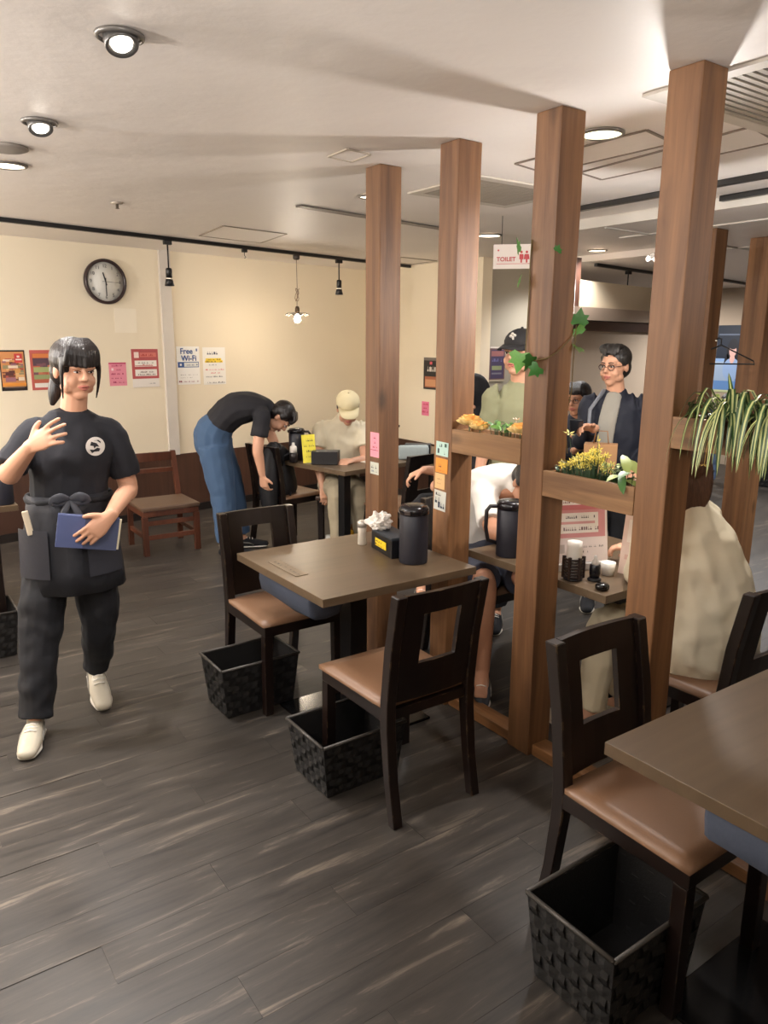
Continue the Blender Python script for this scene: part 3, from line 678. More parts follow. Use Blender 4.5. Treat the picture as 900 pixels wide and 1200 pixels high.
# ------------------------------------------------------------------ woven baskets
def basket(cx, cy, a, b, h, label, rz=0):
    e = empty('woven_basket', label, 'basket', (cx, cy, 0), rz, 'black woven baskets')
    def per(z_, off):   # rectangle outline points, tapered
        k = .86+.14*z_/h; A = a/2*k; Bq = b/2*k; pts = []
        nx = max(6, int(a/.045)); ny = max(4, int(b/.045))
        seg = [((-A, -Bq), (A, -Bq), nx, (0, -1)), ((A, -Bq), (A, Bq), ny, (1, 0)), ((A, Bq), (-A, Bq), nx, (0, 1)), ((-A, Bq), (-A, -Bq), ny, (-1, 0))]
        c = 0
        for p0, p1, n, nn in seg:
            for i in range(n*2):
                t = i/(n*2); o_ = off(c); c += 1
                if i == 0: o_ = 0
                pts.append(Vector((p0[0]+(p1[0]-p0[0])*t+nn[0]*o_, p0[1]+(p1[1]-p0[1])*t+nn[1]*o_, z_)))
        return pts
    nb = 6; bw = (h-.02)/nb
    for j in range(nb):
        z0 = .004+j*bw; f = (lambda c, j=j: (0, .0035, 0, -.0035)[(c+2*(j % 2)) % 4])
        bm = B(); lo = per(z0+.001, f); hi = per(z0+bw-.001, f); mid = per(z0+bw/2, lambda c, j=j: (0, .0055, 0, -.0015)[(c+2*(j % 2)) % 4]); n = len(lo)
        v0 = [bm.verts.new(p) for p in lo]; v1 = [bm.verts.new(p) for p in mid]; v2 = [bm.verts.new(p) for p in hi]
        for A_, B_ in ((v0, v1), (v1, v2)):
            for k in range(n): bm.faces.new((A_[k], A_[(k+1) % n], B_[(k+1) % n], B_[k]))
        obj('band', bm, BASKM, e)
    # uprights, woven the other way
    ref0 = per(.004, lambda c: 0); ref1 = per(h-.016, lambda c: 0); n = len(ref0)
    cnr = Vector((0, 0, 0))
    for k in range(1, n, 2):
        bm = B(); cols = []
        d0 = (ref0[(k+1) % n]-ref0[k-1])*.46; d1 = (ref1[(k+1) % n]-ref1[k-1])*.46
        nn = Vector((d0.y, -d0.x, 0)).normalized()
        for j in range(nb+1):
            t = j/nb; p = ref0[k].lerp(ref1[k], t); d = d0.lerp(d1, t)
            o_ = 0
            cols.append([bm.verts.new(p-d*.5+nn*o_), bm.verts.new(p+d*.5+nn*o_)])
            if j < nb:
                s_ = -1 if ((k-1)//2+j) % 2 == 0 else 1
                p2 = ref0[k].lerp(ref1[k], t+.5/nb); cols.append([bm.verts.new(p2-d*.5+nn*.0052*s_), bm.verts.new(p2+d*.5+nn*.0052*s_)])
        for A_, B_ in zip(cols, cols[1:]): bm.faces.new((A_[0], A_[1], B_[1], B_[0]))
        obj('upright', bm, BASKM, e)
    bm = B(); A, Bq = a/2, b/2; pts = [(-A, -Bq, h-.008), (A, -Bq, h-.008), (A, Bq, h-.008), (-A, Bq, h-.008)]
    for i in range(4):
        p0 = Vector(pts[i]); p1 = Vector(pts[(i+1) % 4]); tube(bm, [p0, p1], .0065, 6)
    obj('rim', bm, BASKT, e)
    bm = B(); box(bm, -A*.85, A*.85, -Bq*.85, Bq*.85, .001, .004); obj('bottom', bm, BASKM, e)
    bm = B(); q0 = [bm.verts.new((sx*(A*.86-.003), sy*(Bq*.86-.003), .005)) for sx, sy in ((-1, -1), (1, -1), (1, 1), (-1, 1))]; q1 = [bm.verts.new((sx*(A-.006), sy*(Bq-.006), h-.012)) for sx, sy in ((-1, -1), (1, -1), (1, 1), (-1, 1))]
    for k in range(4): bm.faces.new((q0[k], q0[(k+1) % 4], q1[(k+1) % 4], q1[k]))
    obj('liner', bm, BASKM, e)
    return e
basket(1.335, 2.93, .37, .24, .24, 'black woven basket in front of the far chair at the tissue table', .0)
basket(1.385, 2.20, .36, .27, .22, 'black woven basket under the chair seen from behind')
basket(1.43, 1.0, .36, .27, .255, 'large black woven basket under the worn near chair')
basket(.40, 4.20, .36, .28, .25, 'black woven basket at the left frame edge behind the waitress')
basket(7.37, 4.62, .30, .26, .27, 'distant dark basket left of the free standing post', .2)
basket(8.62, 4.52, .40, .3, .30, 'distant dark basket right of the free standing post', .2)

# ------------------------------------------------------------------ brown chair by the wall
def brown_chair(loc, rz):
    e = empty('brown_wooden_chair', 'low red-brown wooden chair with ladder back against the wainscot', 'chair', loc, rz); H = .345
    bm = B(); box(bm, -.225, .225, -.215, .20, H, H+.03, bev=.008); obj('seat', bm, flat((92, 70, 54), .45, name='brown_seat', bump=.1), e)
    bm = B(); box(bm, -.215, .215, -.205, .19, H-.045, H-.001, bev=.003); obj('apron', bm, BROWNW, e)
    for s in (-1, 1):
        bm = B(); box(bm, s*.2-.021, s*.2+.021, -.205, -.165, 0, H-.046, bev=.003); obj('leg', bm, BROWNW, e)
        bm = B(); st = []
        for z_, y_ in ((0, .215), (.3, .195), (.42, .225), (.72, .30)):
            st.append([bm.verts.new((s*.2+a*.019, y_+b*.016, z_)) for a, b in ((-1, -1), (1, -1), (1, 1), (-1, 1))])
        for a, b in zip(st, st[1:]):
            for k in range(4): bm.faces.new((a[k], a[(k+1) % 4], b[(k+1) % 4], b[k]))
        bm.faces.new(st[0][::-1]); bm.faces.new(st[-1]); obj('leg', bm, BROWNW, e)
        bm = B(); box(bm, s*.2-.012, s*.2+.012, -.163, .18, .13, .16); obj('stretcher', bm, BROWNW, e)
    bm = B(); box(bm, -.178, .178, -.195, -.172, .12, .155, bev=.002); obj('stretcher', bm, BROWNW, e)
    bm = B(); box(bm, -.178, .178, -.195, -.172, .23, .265, bev=.002); obj('stretcher', bm, BROWNW, e)
    for z0, z1, y_ in ((.645, .715, .285), (.555, .59, .265)):
        bm = B(); box(bm, -.18, .18, y_-.01, y_+.01, z0, z1, bev=.003); obj('back_slat', bm, BROWNW, e)
brown_chair((1.91, 5.71, 0), -.02)
e = empty('waste_bin', 'black open waste bin beside the brown ladder-back chair', 'bin', (1.36, 5.55, 0))
bm = B(); lathe(bm, [(.001, .004), (.115, .002), (.12, .01), (.135, .33), (.13, .33), (.112, .02), (.001, .012)], n=28); obj('body', bm, BLACKP, e, True)
bm = B(); lathe(bm, [(.131, .325), (.139, .325), (.139, .335), (.131, .335)], n=28, closed=True); obj('rim', bm, BLACKM, e, True)

# ------------------------------------------------------------------ table ware
def pot(loc, label, rz=0, h=.245, r=.06):
    e = empty('vacuum_jug', label, 'jug', loc, rz, 'black vacuum jugs')
    bm = B(); lathe(bm, [(.001, 0), (r*.96, 0), (r, .006), (r, h*.83), (r*.97, h*.84), (.001, h*.84)], n=32); obj('body', bm, flat((34, 34, 44), .5, name='jug_plastic'), e, True)
    bm = B(); lathe(bm, [(r*.98, h*.842), (r*1.05, h*.85), (r*1.05, h*.93), (r*.9, h*.985), (r*.5, h), (.001, h)], n=32); obj('lid', bm, flat((26, 24, 28), .22, name='jug_lid'), e, True)
    bm = B(); tube(bm, [(r*.9, 0, h*.88), (r*1.5, 0, h*.88), (r*1.75, 0, h*.80), (r*1.78, 0, h*.5), (r*1.6, 0, h*.27), (r*.97, 0, h*.22)], .009, 8); obj('handle', bm, flat((40, 36, 38), .35, name='jug_handle'), e, True)
    bm = B(); box(bm, -r*1.16, -r*.93, -.014, .014, h*.86, h*.93, bev=.003); obj('spout', bm, flat((60, 50, 48), .3, name='jug_spout'), e)
    return e
pj = pot((1.855, 2.415, .7), 'black vacuum jug on the tissue table in front of the posts', .5)
def jug_copy(label, loc, rz, s=1.0):
    c = copy_tree(pj); c.location = loc; c.rotation_euler = (0, 0, rz); c.scale = (s, s, s); c['label'] = label
jug_copy('black vacuum jug between two posts, beside the person in white', (2.262, 2.262, .7), PI*.80)
jug_copy('black vacuum jug on the back table by the bent-over person', (2.795, 5.14, .7), -.5)
jug_copy('black vacuum jug on the far table seen between the first two posts', (3.63, 5.05, .7), 2.6)
jug_copy('black vacuum jug at the left frame edge behind the waitress', (.635, 4.59, .7), 1.0)
def caddy(loc, rz, label, s=1):
    e = empty('condiment_box', label, 'box', loc, rz, 'black condiment boxes')
    bm = B(); box(bm, -.105*s, .105*s, -.05, .05, 0, .078, bev=.004); obj('box_body', bm, flat((20, 20, 24), .35, name='black_lacquer'), e)
    bm = B(); box(bm, -.105*s, .105*s, -.05, .05, .0785, .090, bev=.004); obj('lid', bm, flat((52, 58, 66), .45, name='grey_lid'), e)
    r_ = [(0, 0, .11, .034, (246, 208, 40))]+scrib(.006, .100, .019, .008, (60, 50, 20), 3)+scrib(.006, .104, .006, .008, (60, 50, 20), 5)
    st = sheet('sticker', None, None, (0, 0, 0), (1, 0, 0), (0, 0, 1), .11, .034, (246, 208, 40), r_[1:], th=.001)
    st.parent = e; st.matrix_world = Matrix(); st.location = (-.055, -.0525, .025); st.rotation_euler = (PI/2, 0, 0)
    return e
cd = caddy((1.865, 2.585, .7), -PI/2-.18, 'black condiment box with yellow sticker behind the crumpled tissue')
c = copy_tree(cd); c.location = (3.74, 4.83, .7); c.rotation_euler = (0, 0, -.75); c['label'] = 'black condiment box with yellow sticker on the far table'
# tissue
R = random.Random(2); bm = B(); bmesh.ops.create_icosphere(bm, subdivisions=4, radius=.043)
from mathutils import noise as mn
for v in bm.verts:
    d = v.co.normalized(); k = 1+.55*mn.noise(d*2.4+Vector((3, 1, 7)))+.28*abs(mn.noise(d*6))
    v.co = Vector((d.x*.047, d.y*.047, d.z*.036))*k
bmesh.ops.triangulate(bm, faces=bm.faces[:])
o = obj('crumpled_tissue', bm, flat((238, 232, 224), .9, name='tissue'), loc=(1.85, 2.655, .826)); tag(o, 'crumpled white tissue heaped on the condiment box', 'tissue')
e = empty('glass_shaker', 'small clear salt shaker at the rear edge of the tissue table', 'shaker', (1.83, 2.765, .7))
bm = B(); lathe(bm, [(.001, 0), (.02, 0), (.021, .004), (.019, .055), (.021, .08), (.001, .082)], n=16); obj('jar', bm, flat((225, 215, 200), .15, name='shaker_glass', trans=.35, noise=0), e, True)
bm = B(); lathe(bm, [(.022, .081), (.022, .105), (.012, .112), (.001, .112)], n=16); obj('cap', bm, flat((200, 196, 188), .3, .6, name='shaker_cap'), e, True)
o = sheet('menu_strip', 'clear plastic strip with faint print lying on the tissue table', 'menu', (1.40, 2.50, .7008), (0, 1, 0), (-1, 0, 0), .24, .055, (128, 112, 92), scrib(.01, .22, .03, .012, (60, 50, 44), 4)+scrib(.06, .22, .012, .008, (90, 76, 60), 8), th=.0015)
# things on the table behind the posts
e = empty('cup_holder', 'black slatted cup holder with a stack of white paper cups', 'holder', (2.225, 1.875, .7))
bm = B(); lathe(bm, [(.001, 0), (.036, 0), (.037, .004), (.037, .008), (.03, .008), (.001, .006)], n=24); obj('base', bm, BLACKP, e, True)
for k in range(7):
    z_ = .012+k*.0115; bm = B(); lathe(bm, [(.0345, z_), (.037, z_), (.037, z_+.0075), (.0345, z_+.0075)], n=24, closed=True); obj('slat', bm, flat((52, 40, 36), .4, name='holder_brown'), e, True)
bm = B()
for k in range(6):
    a = k*PI/3+.3; box(bm, .0375*math.cos(a)-.005, .0375*math.cos(a)+.005, .0375*math.sin(a)-.005, .0375*math.sin(a)+.005, .008, .095)
obj('upright', bm, flat((52, 40, 36), .4, name='holder_brown'), e)
bm = B(); lathe(bm, [(.001, .010), (.024, .010), (.030, .095), (.031, .098), (.028, .13), (.0285, .152), (.001, .153)], n=24); tag(obj('paper_cup_stack', bm, WHITE, smooth=True, loc=(2.225, 1.875, .7)), 'stack of upturned white paper cups in the slatted holder', 'cups')
e = empty('soy_sauce_bottle', 'small sauce bottle with dark band and clear top', 'bottle', (2.285, 1.82, .7))
bm = B(); lathe(bm, [(.001, 0), (.026, 0), (.027, .006), (.02, .012), (.001, .012)], n=20); obj('base', bm, BLACKP, e, True)
bm = B(); lathe(bm, [(.001, .0125), (.019, .0125), (.021, .03), (.021, .06), (.018, .064), (.001, .064)], n=20); obj('bottle_body', bm, flat((20, 20, 26), .25, name='sauce_dark'), e, True)
bm = B(); lathe(bm, [(.001, .0645), (.016, .0645), (.014, .075), (.007, .085), (.006, .098), (.001, .1)], n=16); obj('cap', bm, flat((214, 208, 200), .2, name='clear_cap', trans=.3, noise=0), e, True)
bm = B(); lathe(bm, [(.001, 0), (.02, 0), (.026, .007), (.026, .018), (.021, .025), (.001, .027)], n=20); tag(obj('lidded_dish', bm, flat((16, 14, 14), .18, name='black_lacquer_dish'), smooth=True, loc=(2.215, 1.725, .7)), 'tiny round black lacquer dish at the table corner', 'dish')
bm = B(); lathe(bm, [(.001, 0), (.024, 0), (.03, .05), (.028, .05), (.022, .004), (.001, .004)], n=20); tag(obj('white_cup', bm, flat((240, 236, 226), .35, name='porcelain'), smooth=True, loc=(2.39, 1.84, .7)), 'small white cup behind the sauce bottle', 'cup')
for lab, lo in (('left sheet of the pink acrylic menu stand behind the cups', 0),):
    e2 = sheet('menu_sign', 'standing pink and white menu sheet behind the slatted cup holder', 'sign', (2.225, 1.985, .735), (.93, -.37, 0), (.06, .15, .98), .245, .275, (238, 226, 222),
      [(.01, .10, .235, .265, (214, 150, 152)), (.018, .225, .225, .258, (244, 236, 230)), (.022, .212, .222, .232, (206, 120, 124)), (.025, .118, .205, .20, (240, 234, 226)), (.03, .155, .19, .165, (214, 160, 158))]
      + scrib(.04, .2, .24, .011, (120, 70, 70), 2) + scrib(.05, .19, .178, .011, (90, 80, 80), 6) + scrib(.03, .2, .13, .014, (120, 96, 96), 7) + [(.02, .04, .05, .075, (196, 184, 178))] + scrib(.07, .22, .06, .008, (130, 120, 116), 9)+scrib(.07, .16, .04, .008, (130, 120, 116), 19), th=.002)
bm = B(); box(bm, 0, .24, -.02, .02, 0, .03, bev=.003); o = obj('sign_foot', bm, flat((200, 198, 196), .15, name='acrylic', noise=0)); o.location = (2.235, 1.995, .7005); o.rotation_euler = (0, 0, -.38); tag(o, 'clear acrylic foot of the pink menu sheet', 'stand')
o = sheet('menu_card', 'pale laminated card leaning on edge by the thick post', 'card', (2.44, 1.83, .7015), (.12, -.99, 0), (.12, 0, .99), .14, .25, (228, 204, 192), [(.02, .13, .12, .22, (238, 226, 216)), (.02, .06, .12, .08, (214, 176, 164))]+scrib(.03, .11, .17, .012, (200, 150, 140), 2))
bm = B(); box(bm, -.07, .07, -.09, .09, 0, .012, bev=.003); o = obj('glass_tray', bm, flat((150, 190, 178), .2, name='green_glass', noise=0)); o.location = (2.36, 2.15, .7005); tag(o, 'flat dark tray with pale green edge in front of the white shirt', 'tray')
# back tables (their own grid, turned with the back wall)
RW = math.atan2(.1725, .985)
def wl(x, y):  # local offset along / away from the back wall grid
    return WD*x+WN*y
p0 = Vector((2.80, 4.45, 0))
c_ = p0+wl(.345, .345)
table(c_.x, c_.y, .69, .69, 'dark brown table in the back corner by the person in the cream cap', RW, legx=-.22, legy=-.2, leg=.065)
c_ = p0+wl(.72+.40, .345-.13)
table(c_.x, c_.y, .69, .72, 'far table seen between the first two posts, with jug and tote', RW, legx=.1)
cc = chair_copy('dark chair with a tan seat holding the black bag, by the back table', tuple(p0+wl(.13, .80)-Vector((0, 0, 0))), RW-PI/2)
cc = chair_copy('dark chair half hidden by the farthest post, at the back corner table', tuple(p0+wl(.46, -.10)), RW)
# sauce bottle, yellow card, napkin box on the back table
e = empty('dressing_bottle', 'white capped dark bottle at the corner of the back table', 'bottle', (2.70, 5.02, .7))
bm = B(); lathe(bm, [(.001, 0), (.03, 0), (.031, .07), (.025, .075), (.001, .076)], n=18); obj('bottle_body', bm, flat((36, 30, 30), .3, name='dark_bottle'), e, True)
bm = B(); lathe(bm, [(.001, .0765), (.028, .0765), (.026, .12), (.012, .13), (.01, .15), (.001, .15)], n=18); obj('cap', bm, WHITE, e, True)
sheet('yellow_menu_card', 'bright yellow upright card on the back table before the jug', 'card', (2.735, 4.93, .703), (.78, -.62, 0), (-.06, .22, .97), .10, .21, (226, 212, 60), scrib(.015, .09, .16, .018, (90, 80, 30), 2)+scrib(.015, .09, .12, .016, (120, 100, 40), 4)+scrib(.015, .09, .08, .016, (90, 80, 30), 6)+scrib(.015, .09, .04, .014, (120, 100, 40), 8))
bm = B(); box(bm, -.10, .10, -.055, .055, 0, .10, bev=.005); o = obj('napkin_box', bm, flat((26, 24, 26), .4, name='napkin_black')); o.location = (2.87, 4.83, .7005); o.rotation_euler = (0, 0, RW-.9); tag(o, 'black napkin box on the back table', 'box')
bm = B(); box(bm, -.13, .13, -.09, .09, 0, .004); o = obj('menu_booklet', bm, flat((236, 230, 214), .5, name='booklet')); o.location = (3.26, 4.78, .7005); o.rotation_euler = (0, 0, RW); tag(o, 'open white menu on the back table before the cream cap', 'menu')
# white tote box with orange wrap under the back table
e = empty('shopping_bag', 'small white bag with orange and yellow food wrap under the back table', 'bag', (3.09, 4.76, 0), RW)
bm = B(); box(bm, -.10, .10, -.07, .07, 0, .15, bev=.008)
for v in bm.verts:
    if v.co.z > .1: v.co.x *= 1.08
obj('bag_body', bm, flat((206, 198, 182), .7, name='bag_white'), e)
bm = B(); R = random.Random(9)
for k in range(14):
    box(bm, R.uniform(-.09, .02), R.uniform(.03, .1), R.uniform(-.06, 0), R.uniform(.01, .06), .145, .16+R.random()*.06, mi=k % 2, bev=.004)
obj('food_wrap', bm, [flat((236, 178, 52), .5, name='orange_wrap'), flat((168, 110, 50), .5, name='brown_wrap')], e)
bm = B(); lathe(bm, [(.001, 0), (.028, 0), (.03, .11), (.001, .115)], n=14); tag(obj('small_bottle', bm, flat((176, 176, 170), .4, name='grey_bottle'), smooth=True, loc=(2.96, 4.94, .0)), 'small grey bottle on the floor left of the white bag', 'bottle')
# tote on the far table
bm = B(); box(bm, -.12, .12, -.06, .06, 0, .10, bev=.02)
for v in bm.verts: v.co.z += .012*mn.noise(v.co*22); v.co.y *= 1-.4*v.co.z/.1
o = obj('cloth_bundle', bm, flat((158, 168, 168), .8, name='blue_grey_cloth', bump=.3), smooth=True); o.location = (3.58, 4.68, .702); o.rotation_euler = (0, 0, -.6); tag(o, 'pale blue-grey cloth bundle on the far table between the posts', 'cloth')
sheet('yellow_wall_card', 'small yellow card behind the post with coloured notes, above far table', 'card', (3.80, 4.68, .79), (.79, -.61, 0), Z, .07, .15, (236, 214, 50), [(.01, .03, .05, .06, (220, 90, 110))]+scrib(.01, .06, .1, .018, (150, 110, 30), 2))
# left edge table with a chair
table(.32, 4.86, .76, .70, 'dark table at the left frame edge behind the waitress')
chair_copy('dark chair seen as a black shape at the left frame edge', (.36, 4.46, 0), 0)
sheet('yellow_table_card', 'small yellow card behind the waitress elbow at the left', 'card', (.655, 4.80, .704), (.96, -.25, 0), Z, .05, .14, (232, 226, 130), [(.0, .0, .02, .14, (240, 238, 228))]+scrib(.02, .05, .08, .02, (120, 110, 60), 3))
# far chairs and small things at the right
chair_copy('distant dark chair left of the free standing post', (7.35, 5.25, 0), .6)
chair_copy('distant dark chair right of the free standing post', (8.8, 3.95, 0), -1.4)

# ------------------------------------------------------------------ wall and ceiling things
def wp(s, z, off=0.0): v = W0+WD*s-WN*off; return Vector((v.x, v.y, z))
# clock
e = empty('wall_clock', 'round white-faced wall clock with a dark rim and three hands', 'clock', wp(.792, 2.066, .001), RW)
Rx = Matrix.Rotation(PI/2, 4, 'X')
bm = B(); lathe(bm, [(.155, 0), (.18, 0), (.182, .03), (.172, .042), (.158, .034)], n=48, closed=True, M=Rx); obj('rim', bm, flat((52, 38, 38), .3, name='clock_rim'), e, True)
bm = B(); lathe(bm, [(.001, .001), (.160, .001), (.160, .018), (.001, .018)], n=48, M=Rx); obj('dial', bm, flat((226, 224, 216), .5, name='dial'), e)
for k in range(12):
    a = k*PI/6; s = ['12', '1', '2', '3', '4', '5', '6', '7', '8', '9', '10', '11'][k]
    cu = bpy.data.curves.new('n', 'FONT'); cu.body = s; cu.size = .038; cu.align_x = 'CENTER'; cu.align_y = 'CENTER'; cu.extrude = .0005
    to = bpy.data.objects.new('n', cu); COL.objects.link(to); me = bpy.data.meshes.new_from_object(to.evaluated_get(bpy.context.evaluated_depsgraph_get())); bpy.data.objects.remove(to)
    me.materials.clear(); o = link('numeral', me, flat((90, 88, 90), .5, name='numeral'), e, (.125*math.sin(a), -.0205, .125*math.cos(a))); o.rotation_euler = (PI/2, 0, 0)
def hand(name, ang, L_, wv, y):
    bm = B(); box(bm, -wv/2, wv/2, y-.001, y+.001, -.03, L_, M=Matrix.Rotation(ang, 4, 'Y')); obj(name, bm, flat((50, 50, 54), .4, name='clock_hand'), e)
hand('hour_hand', math.radians(345-0), .075, .010, -.024); hand('minute_hand', math.radians(180), .115, .008, -.027); hand('second_hand', math.radians(92), .13, .003, -.030)
# posters on the back wall
def wposter(s0, s1, z0, z1, name, label, cat, base, rects=(), texts=(), off=.0005, **k):
    return sheet(name, label, cat, wp(s0, z0, off), tuple(WD), Z, s1-s0, z1-z0, base, rects, texts, **k)
def food(w_, h_, seed, cols):
    R = random.Random(seed); out = []
    for k in range(46):
        a, b = R.uniform(.01, w_*.85), R.uniform(.07, h_*.85); out.append((a, b, min(w_-.01, a+R.uniform(.02, .08)), min(h_-.01, b+R.uniform(.01, .035)), R.choice(cols)))
    return out
FC = [(200, 122, 70), (226, 176, 120), (120, 70, 54), (236, 214, 188), (186, 90, 74), (150, 140, 104), (96, 54, 50), (214, 156, 90), (160, 110, 120)]
wposter(-.10, .092, 1.20, 1.512, 'food_poster', 'orange food poster with black frame at the left frame edge', 'poster', (40, 30, 28),
        [(.008, .03, .184, .300, (212, 146, 92))]+food(.184, .27, 3, FC)+[(.11, .215, .17, .285, (206, 70, 66)), (.008, .038, .184, .06, (230, 150, 60)), (.12, .235, .165, .245, (240, 220, 210)), (.13, .255, .15, .27, (240, 220, 210)), (.02, .02, .17, .03, (90, 80, 76))])
wposter(.130, .315, 1.198, 1.512, 'food_poster', 'red framed poster with green bands partly behind the waitress head', 'poster', (196, 96, 90),
        [(.014, .02, .17, .29, (188, 96, 74)), (.02, .19, .16, .25, (90, 66, 78))]+food(.165, .24, 5, [(120, 80, 90), (200, 120, 90), (90, 70, 80)])[:14]+[(.02, .14, .165, .18, (168, 176, 116)), (.02, .085, .165, .12, (150, 160, 110)), (.02, .02, .165, .055, (232, 224, 214)), (.02, .255, .165, .285, (216, 130, 70))])
wposter(.776, .932, 1.208, 1.405, 'pink_notice', 'small pink handwritten notice on the cream wall', 'notice', (232, 146, 164),
        [(.0, .185, .156, .197, (190, 60, 100))]+scrib(.015, .14, .165, .014, (170, 40, 90), 1)+[(.02, .13, .04, .15, (250, 220, 225))]+scrib(.05, .12, .13, .014, (170, 40, 90), 2)+scrib(.015, .145, .095, .014, (170, 40, 90), 3)+scrib(.015, .145, .06, .014, (170, 40, 90), 4)+scrib(.03, .145, .025, .014, (170, 40, 90), 5))
wposter(.986, 1.24, 1.187, 1.518, 'red_notice', 'red and white framed notice beside the white wall strip', 'notice', (236, 228, 220),
        [(.0, .075, .254, .331, (182, 84, 86)), (.025, .255, .07, .305, (236, 214, 208)), (.08, .262, .235, .30, (214, 120, 110)), (.028, .18, .236, .232, (242, 236, 228)), (.028, .098, .236, .155, (242, 236, 228)), (.03, .185, .2, .19, (200, 80, 80))]
        + scrib(.09, .225, .27, .02, (180, 60, 60), 3)+scrib(.06, .22, .208, .014, (90, 70, 70), 4)+scrib(.1, .19, .192, .010, (190, 70, 70), 5)+scrib(.06, .22, .128, .014, (90, 70, 70), 6)+scrib(.05, .22, .106, .012, (90, 70, 70), 7)+scrib(.14, .21, .03, .010, (60, 70, 90), 8)+[(.0, .0, .254, .004, (200, 190, 180))])
wposter(1.424, 1.662, 1.196, 1.540, 'wifi_notice', 'white notice reading Free Wi-Fi in blue letters', 'notice', (246, 243, 238),
        [(.01, .155, .228, .205, (48, 84, 150)), (.075, .161, .222, .199, (226, 226, 222)), (.03, .17, .05, .19, (226, 226, 222))]+scrib(.085, .215, .172, .014, (60, 80, 130), 2)+scrib(.03, .21, .085, .007, (130, 124, 120), 3)+scrib(.03, .15, .06, .007, (130, 124, 120), 4)+scrib(.01, .23, .022, .016, (150, 60, 80), 5)+[(.195, .30, .21, .325, (90, 110, 160))],
        [('Free', .035, .278, .072, (40, 74, 140)), ('Wi-Fi', .045, .215, .070, (40, 74, 140))])
wposter(1.698, 1.944, 1.186, 1.532, 'event_notice', 'white notice with a yellow highlighted line, right of the wifi notice', 'notice', (246, 242, 234),
        [(.03, .225, .20, .245, (246, 214, 60)), (.02, .205, .215, .225, (246, 214, 60))]+scrib(.03, .19, .28, .026, (70, 76, 96), 1)+scrib(.04, .19, .228, .013, (120, 90, 30), 2)+scrib(.03, .2, .208, .013, (120, 90, 30), 3)+scrib(.06, .16, .18, .012, (60, 60, 80), 4)+scrib(.02, .22, .135, .012, (214, 90, 90), 5)+scrib(.06, .17, .105, .012, (214, 90, 90), 6)+scrib(.02, .2, .07, .012, (80, 76, 90), 7)+scrib(.02, .22, .015, .014, (80, 76, 90), 8))
wposter(.856, 1.058, 1.655, 1.857, 'blank_sheet', 'faint blank cream sheet under the clock', 'notice', (244, 233, 212))
sheet('dark_poster', 'small black poster with food picture on the corner wall, beside second post', 'poster', (4.905, 6.256, 1.12), (0, -1, 0), Z, .36, .32, (44, 42, 42),
      [(.02, .02, .34, .13, (170, 100, 70)), (.03, .03, .2, .1, (206, 150, 110)), (.0, .29, .36, .32, (120, 112, 104))]+scrib(.06, .3, .18, .05, (216, 208, 196), 3)+[(.1, .25, .14, .28, (196, 80, 90))])
sheet('pink_notice', 'narrow pink notice low on the corner wall beside the second post', 'notice', (4.91, 6.285, .845), (0, -1, 0), Z, .12, .145, (236, 130, 160), scrib(.01, .11, .11, .02, (200, 50, 90), 1)+scrib(.01, .11, .07, .02, (200, 50, 90), 2)+scrib(.01, .11, .03, .02, (200, 50, 90), 3))
sheet('framed_poster', 'framed blue and brown poster on the grey passage wall', 'poster', (5.06, 5.44, 1.225), (1, 0, 0), Z, .20, .33, (110, 84, 84),
      [(.015, .03, .185, .30, (70, 62, 92)), (.02, .24, .18, .29, (150, 100, 100)), (.03, .11, .16, .15, (140, 150, 110)), (.03, .07, .16, .085, (120, 120, 130)), (.0, .0, .2, .02, (170, 160, 140)), (.0, .315, .2, .33, (214, 208, 200))]+scrib(.03, .16, .19, .03, (110, 110, 160), 3))
# portrait poster far right
e2 = sheet('portrait_poster', 'tall dark blue poster of a long-haired person in pale blue, far right', 'poster', (9.595, 5.90, .965), (0, -1, 0), Z, .47, .87, (22, 32, 48),
      [(.0, .0, .47, .44, (128, 160, 204)), (.0, .0, .47, .16, (96, 136, 190)), (.0, .15, .32, .40, (150, 170, 196)), (.30, .06, .47, .30, (70, 120, 196)), (.02, .74, .46, .76, (90, 100, 120)), (.0, .0, .47, .03, (190, 196, 150))])
bm = B()
def disc(cx, cy, rx, ry, mi, z_):
    vs = [bm.verts.new((cx+rx*math.cos(2*PI*k/24), cy+ry*math.sin(2*PI*k/24), z_)) for k in range(24)]; bm.faces.new(vs).material_index = mi
disc(.235, .54, .085, .16, 0, .0035); disc(.16, .36, .035, .14, 0, .0035); disc(.33, .38, .035, .12, 0, .0035); disc(.235, .30, .12, .15, 2, .0040); disc(.235, .44, .035, .06, 1, .0044); disc(.235, .54, .05, .08, 1, .0048); disc(.235, .60, .055, .04, 0, .0052)
link('portrait', (lambda m: (bm.to_mesh(m), bm.free(), m)[2])(bpy.data.meshes.new('portrait')), [flat((18, 20, 30), .5, name='print_ink'), flat((214, 170, 160), .5, name='print_ink'), flat((140, 166, 206), .5, name='print_ink')], e2)
sheet('bright_menu_board', 'bright white and yellow menu board at the right frame edge', 'poster', (9.595, 5.345, .99), (0, -1, 0), Z, .5, 1.16, (240, 238, 232), [(.0, .72, .5, .80, (236, 214, 60)), (.0, .62, .5, .7, (60, 60, 66)), (.0, .86, .5, 1.05, (230, 130, 110)), (.0, .4, .5, .42, (90, 90, 96))])
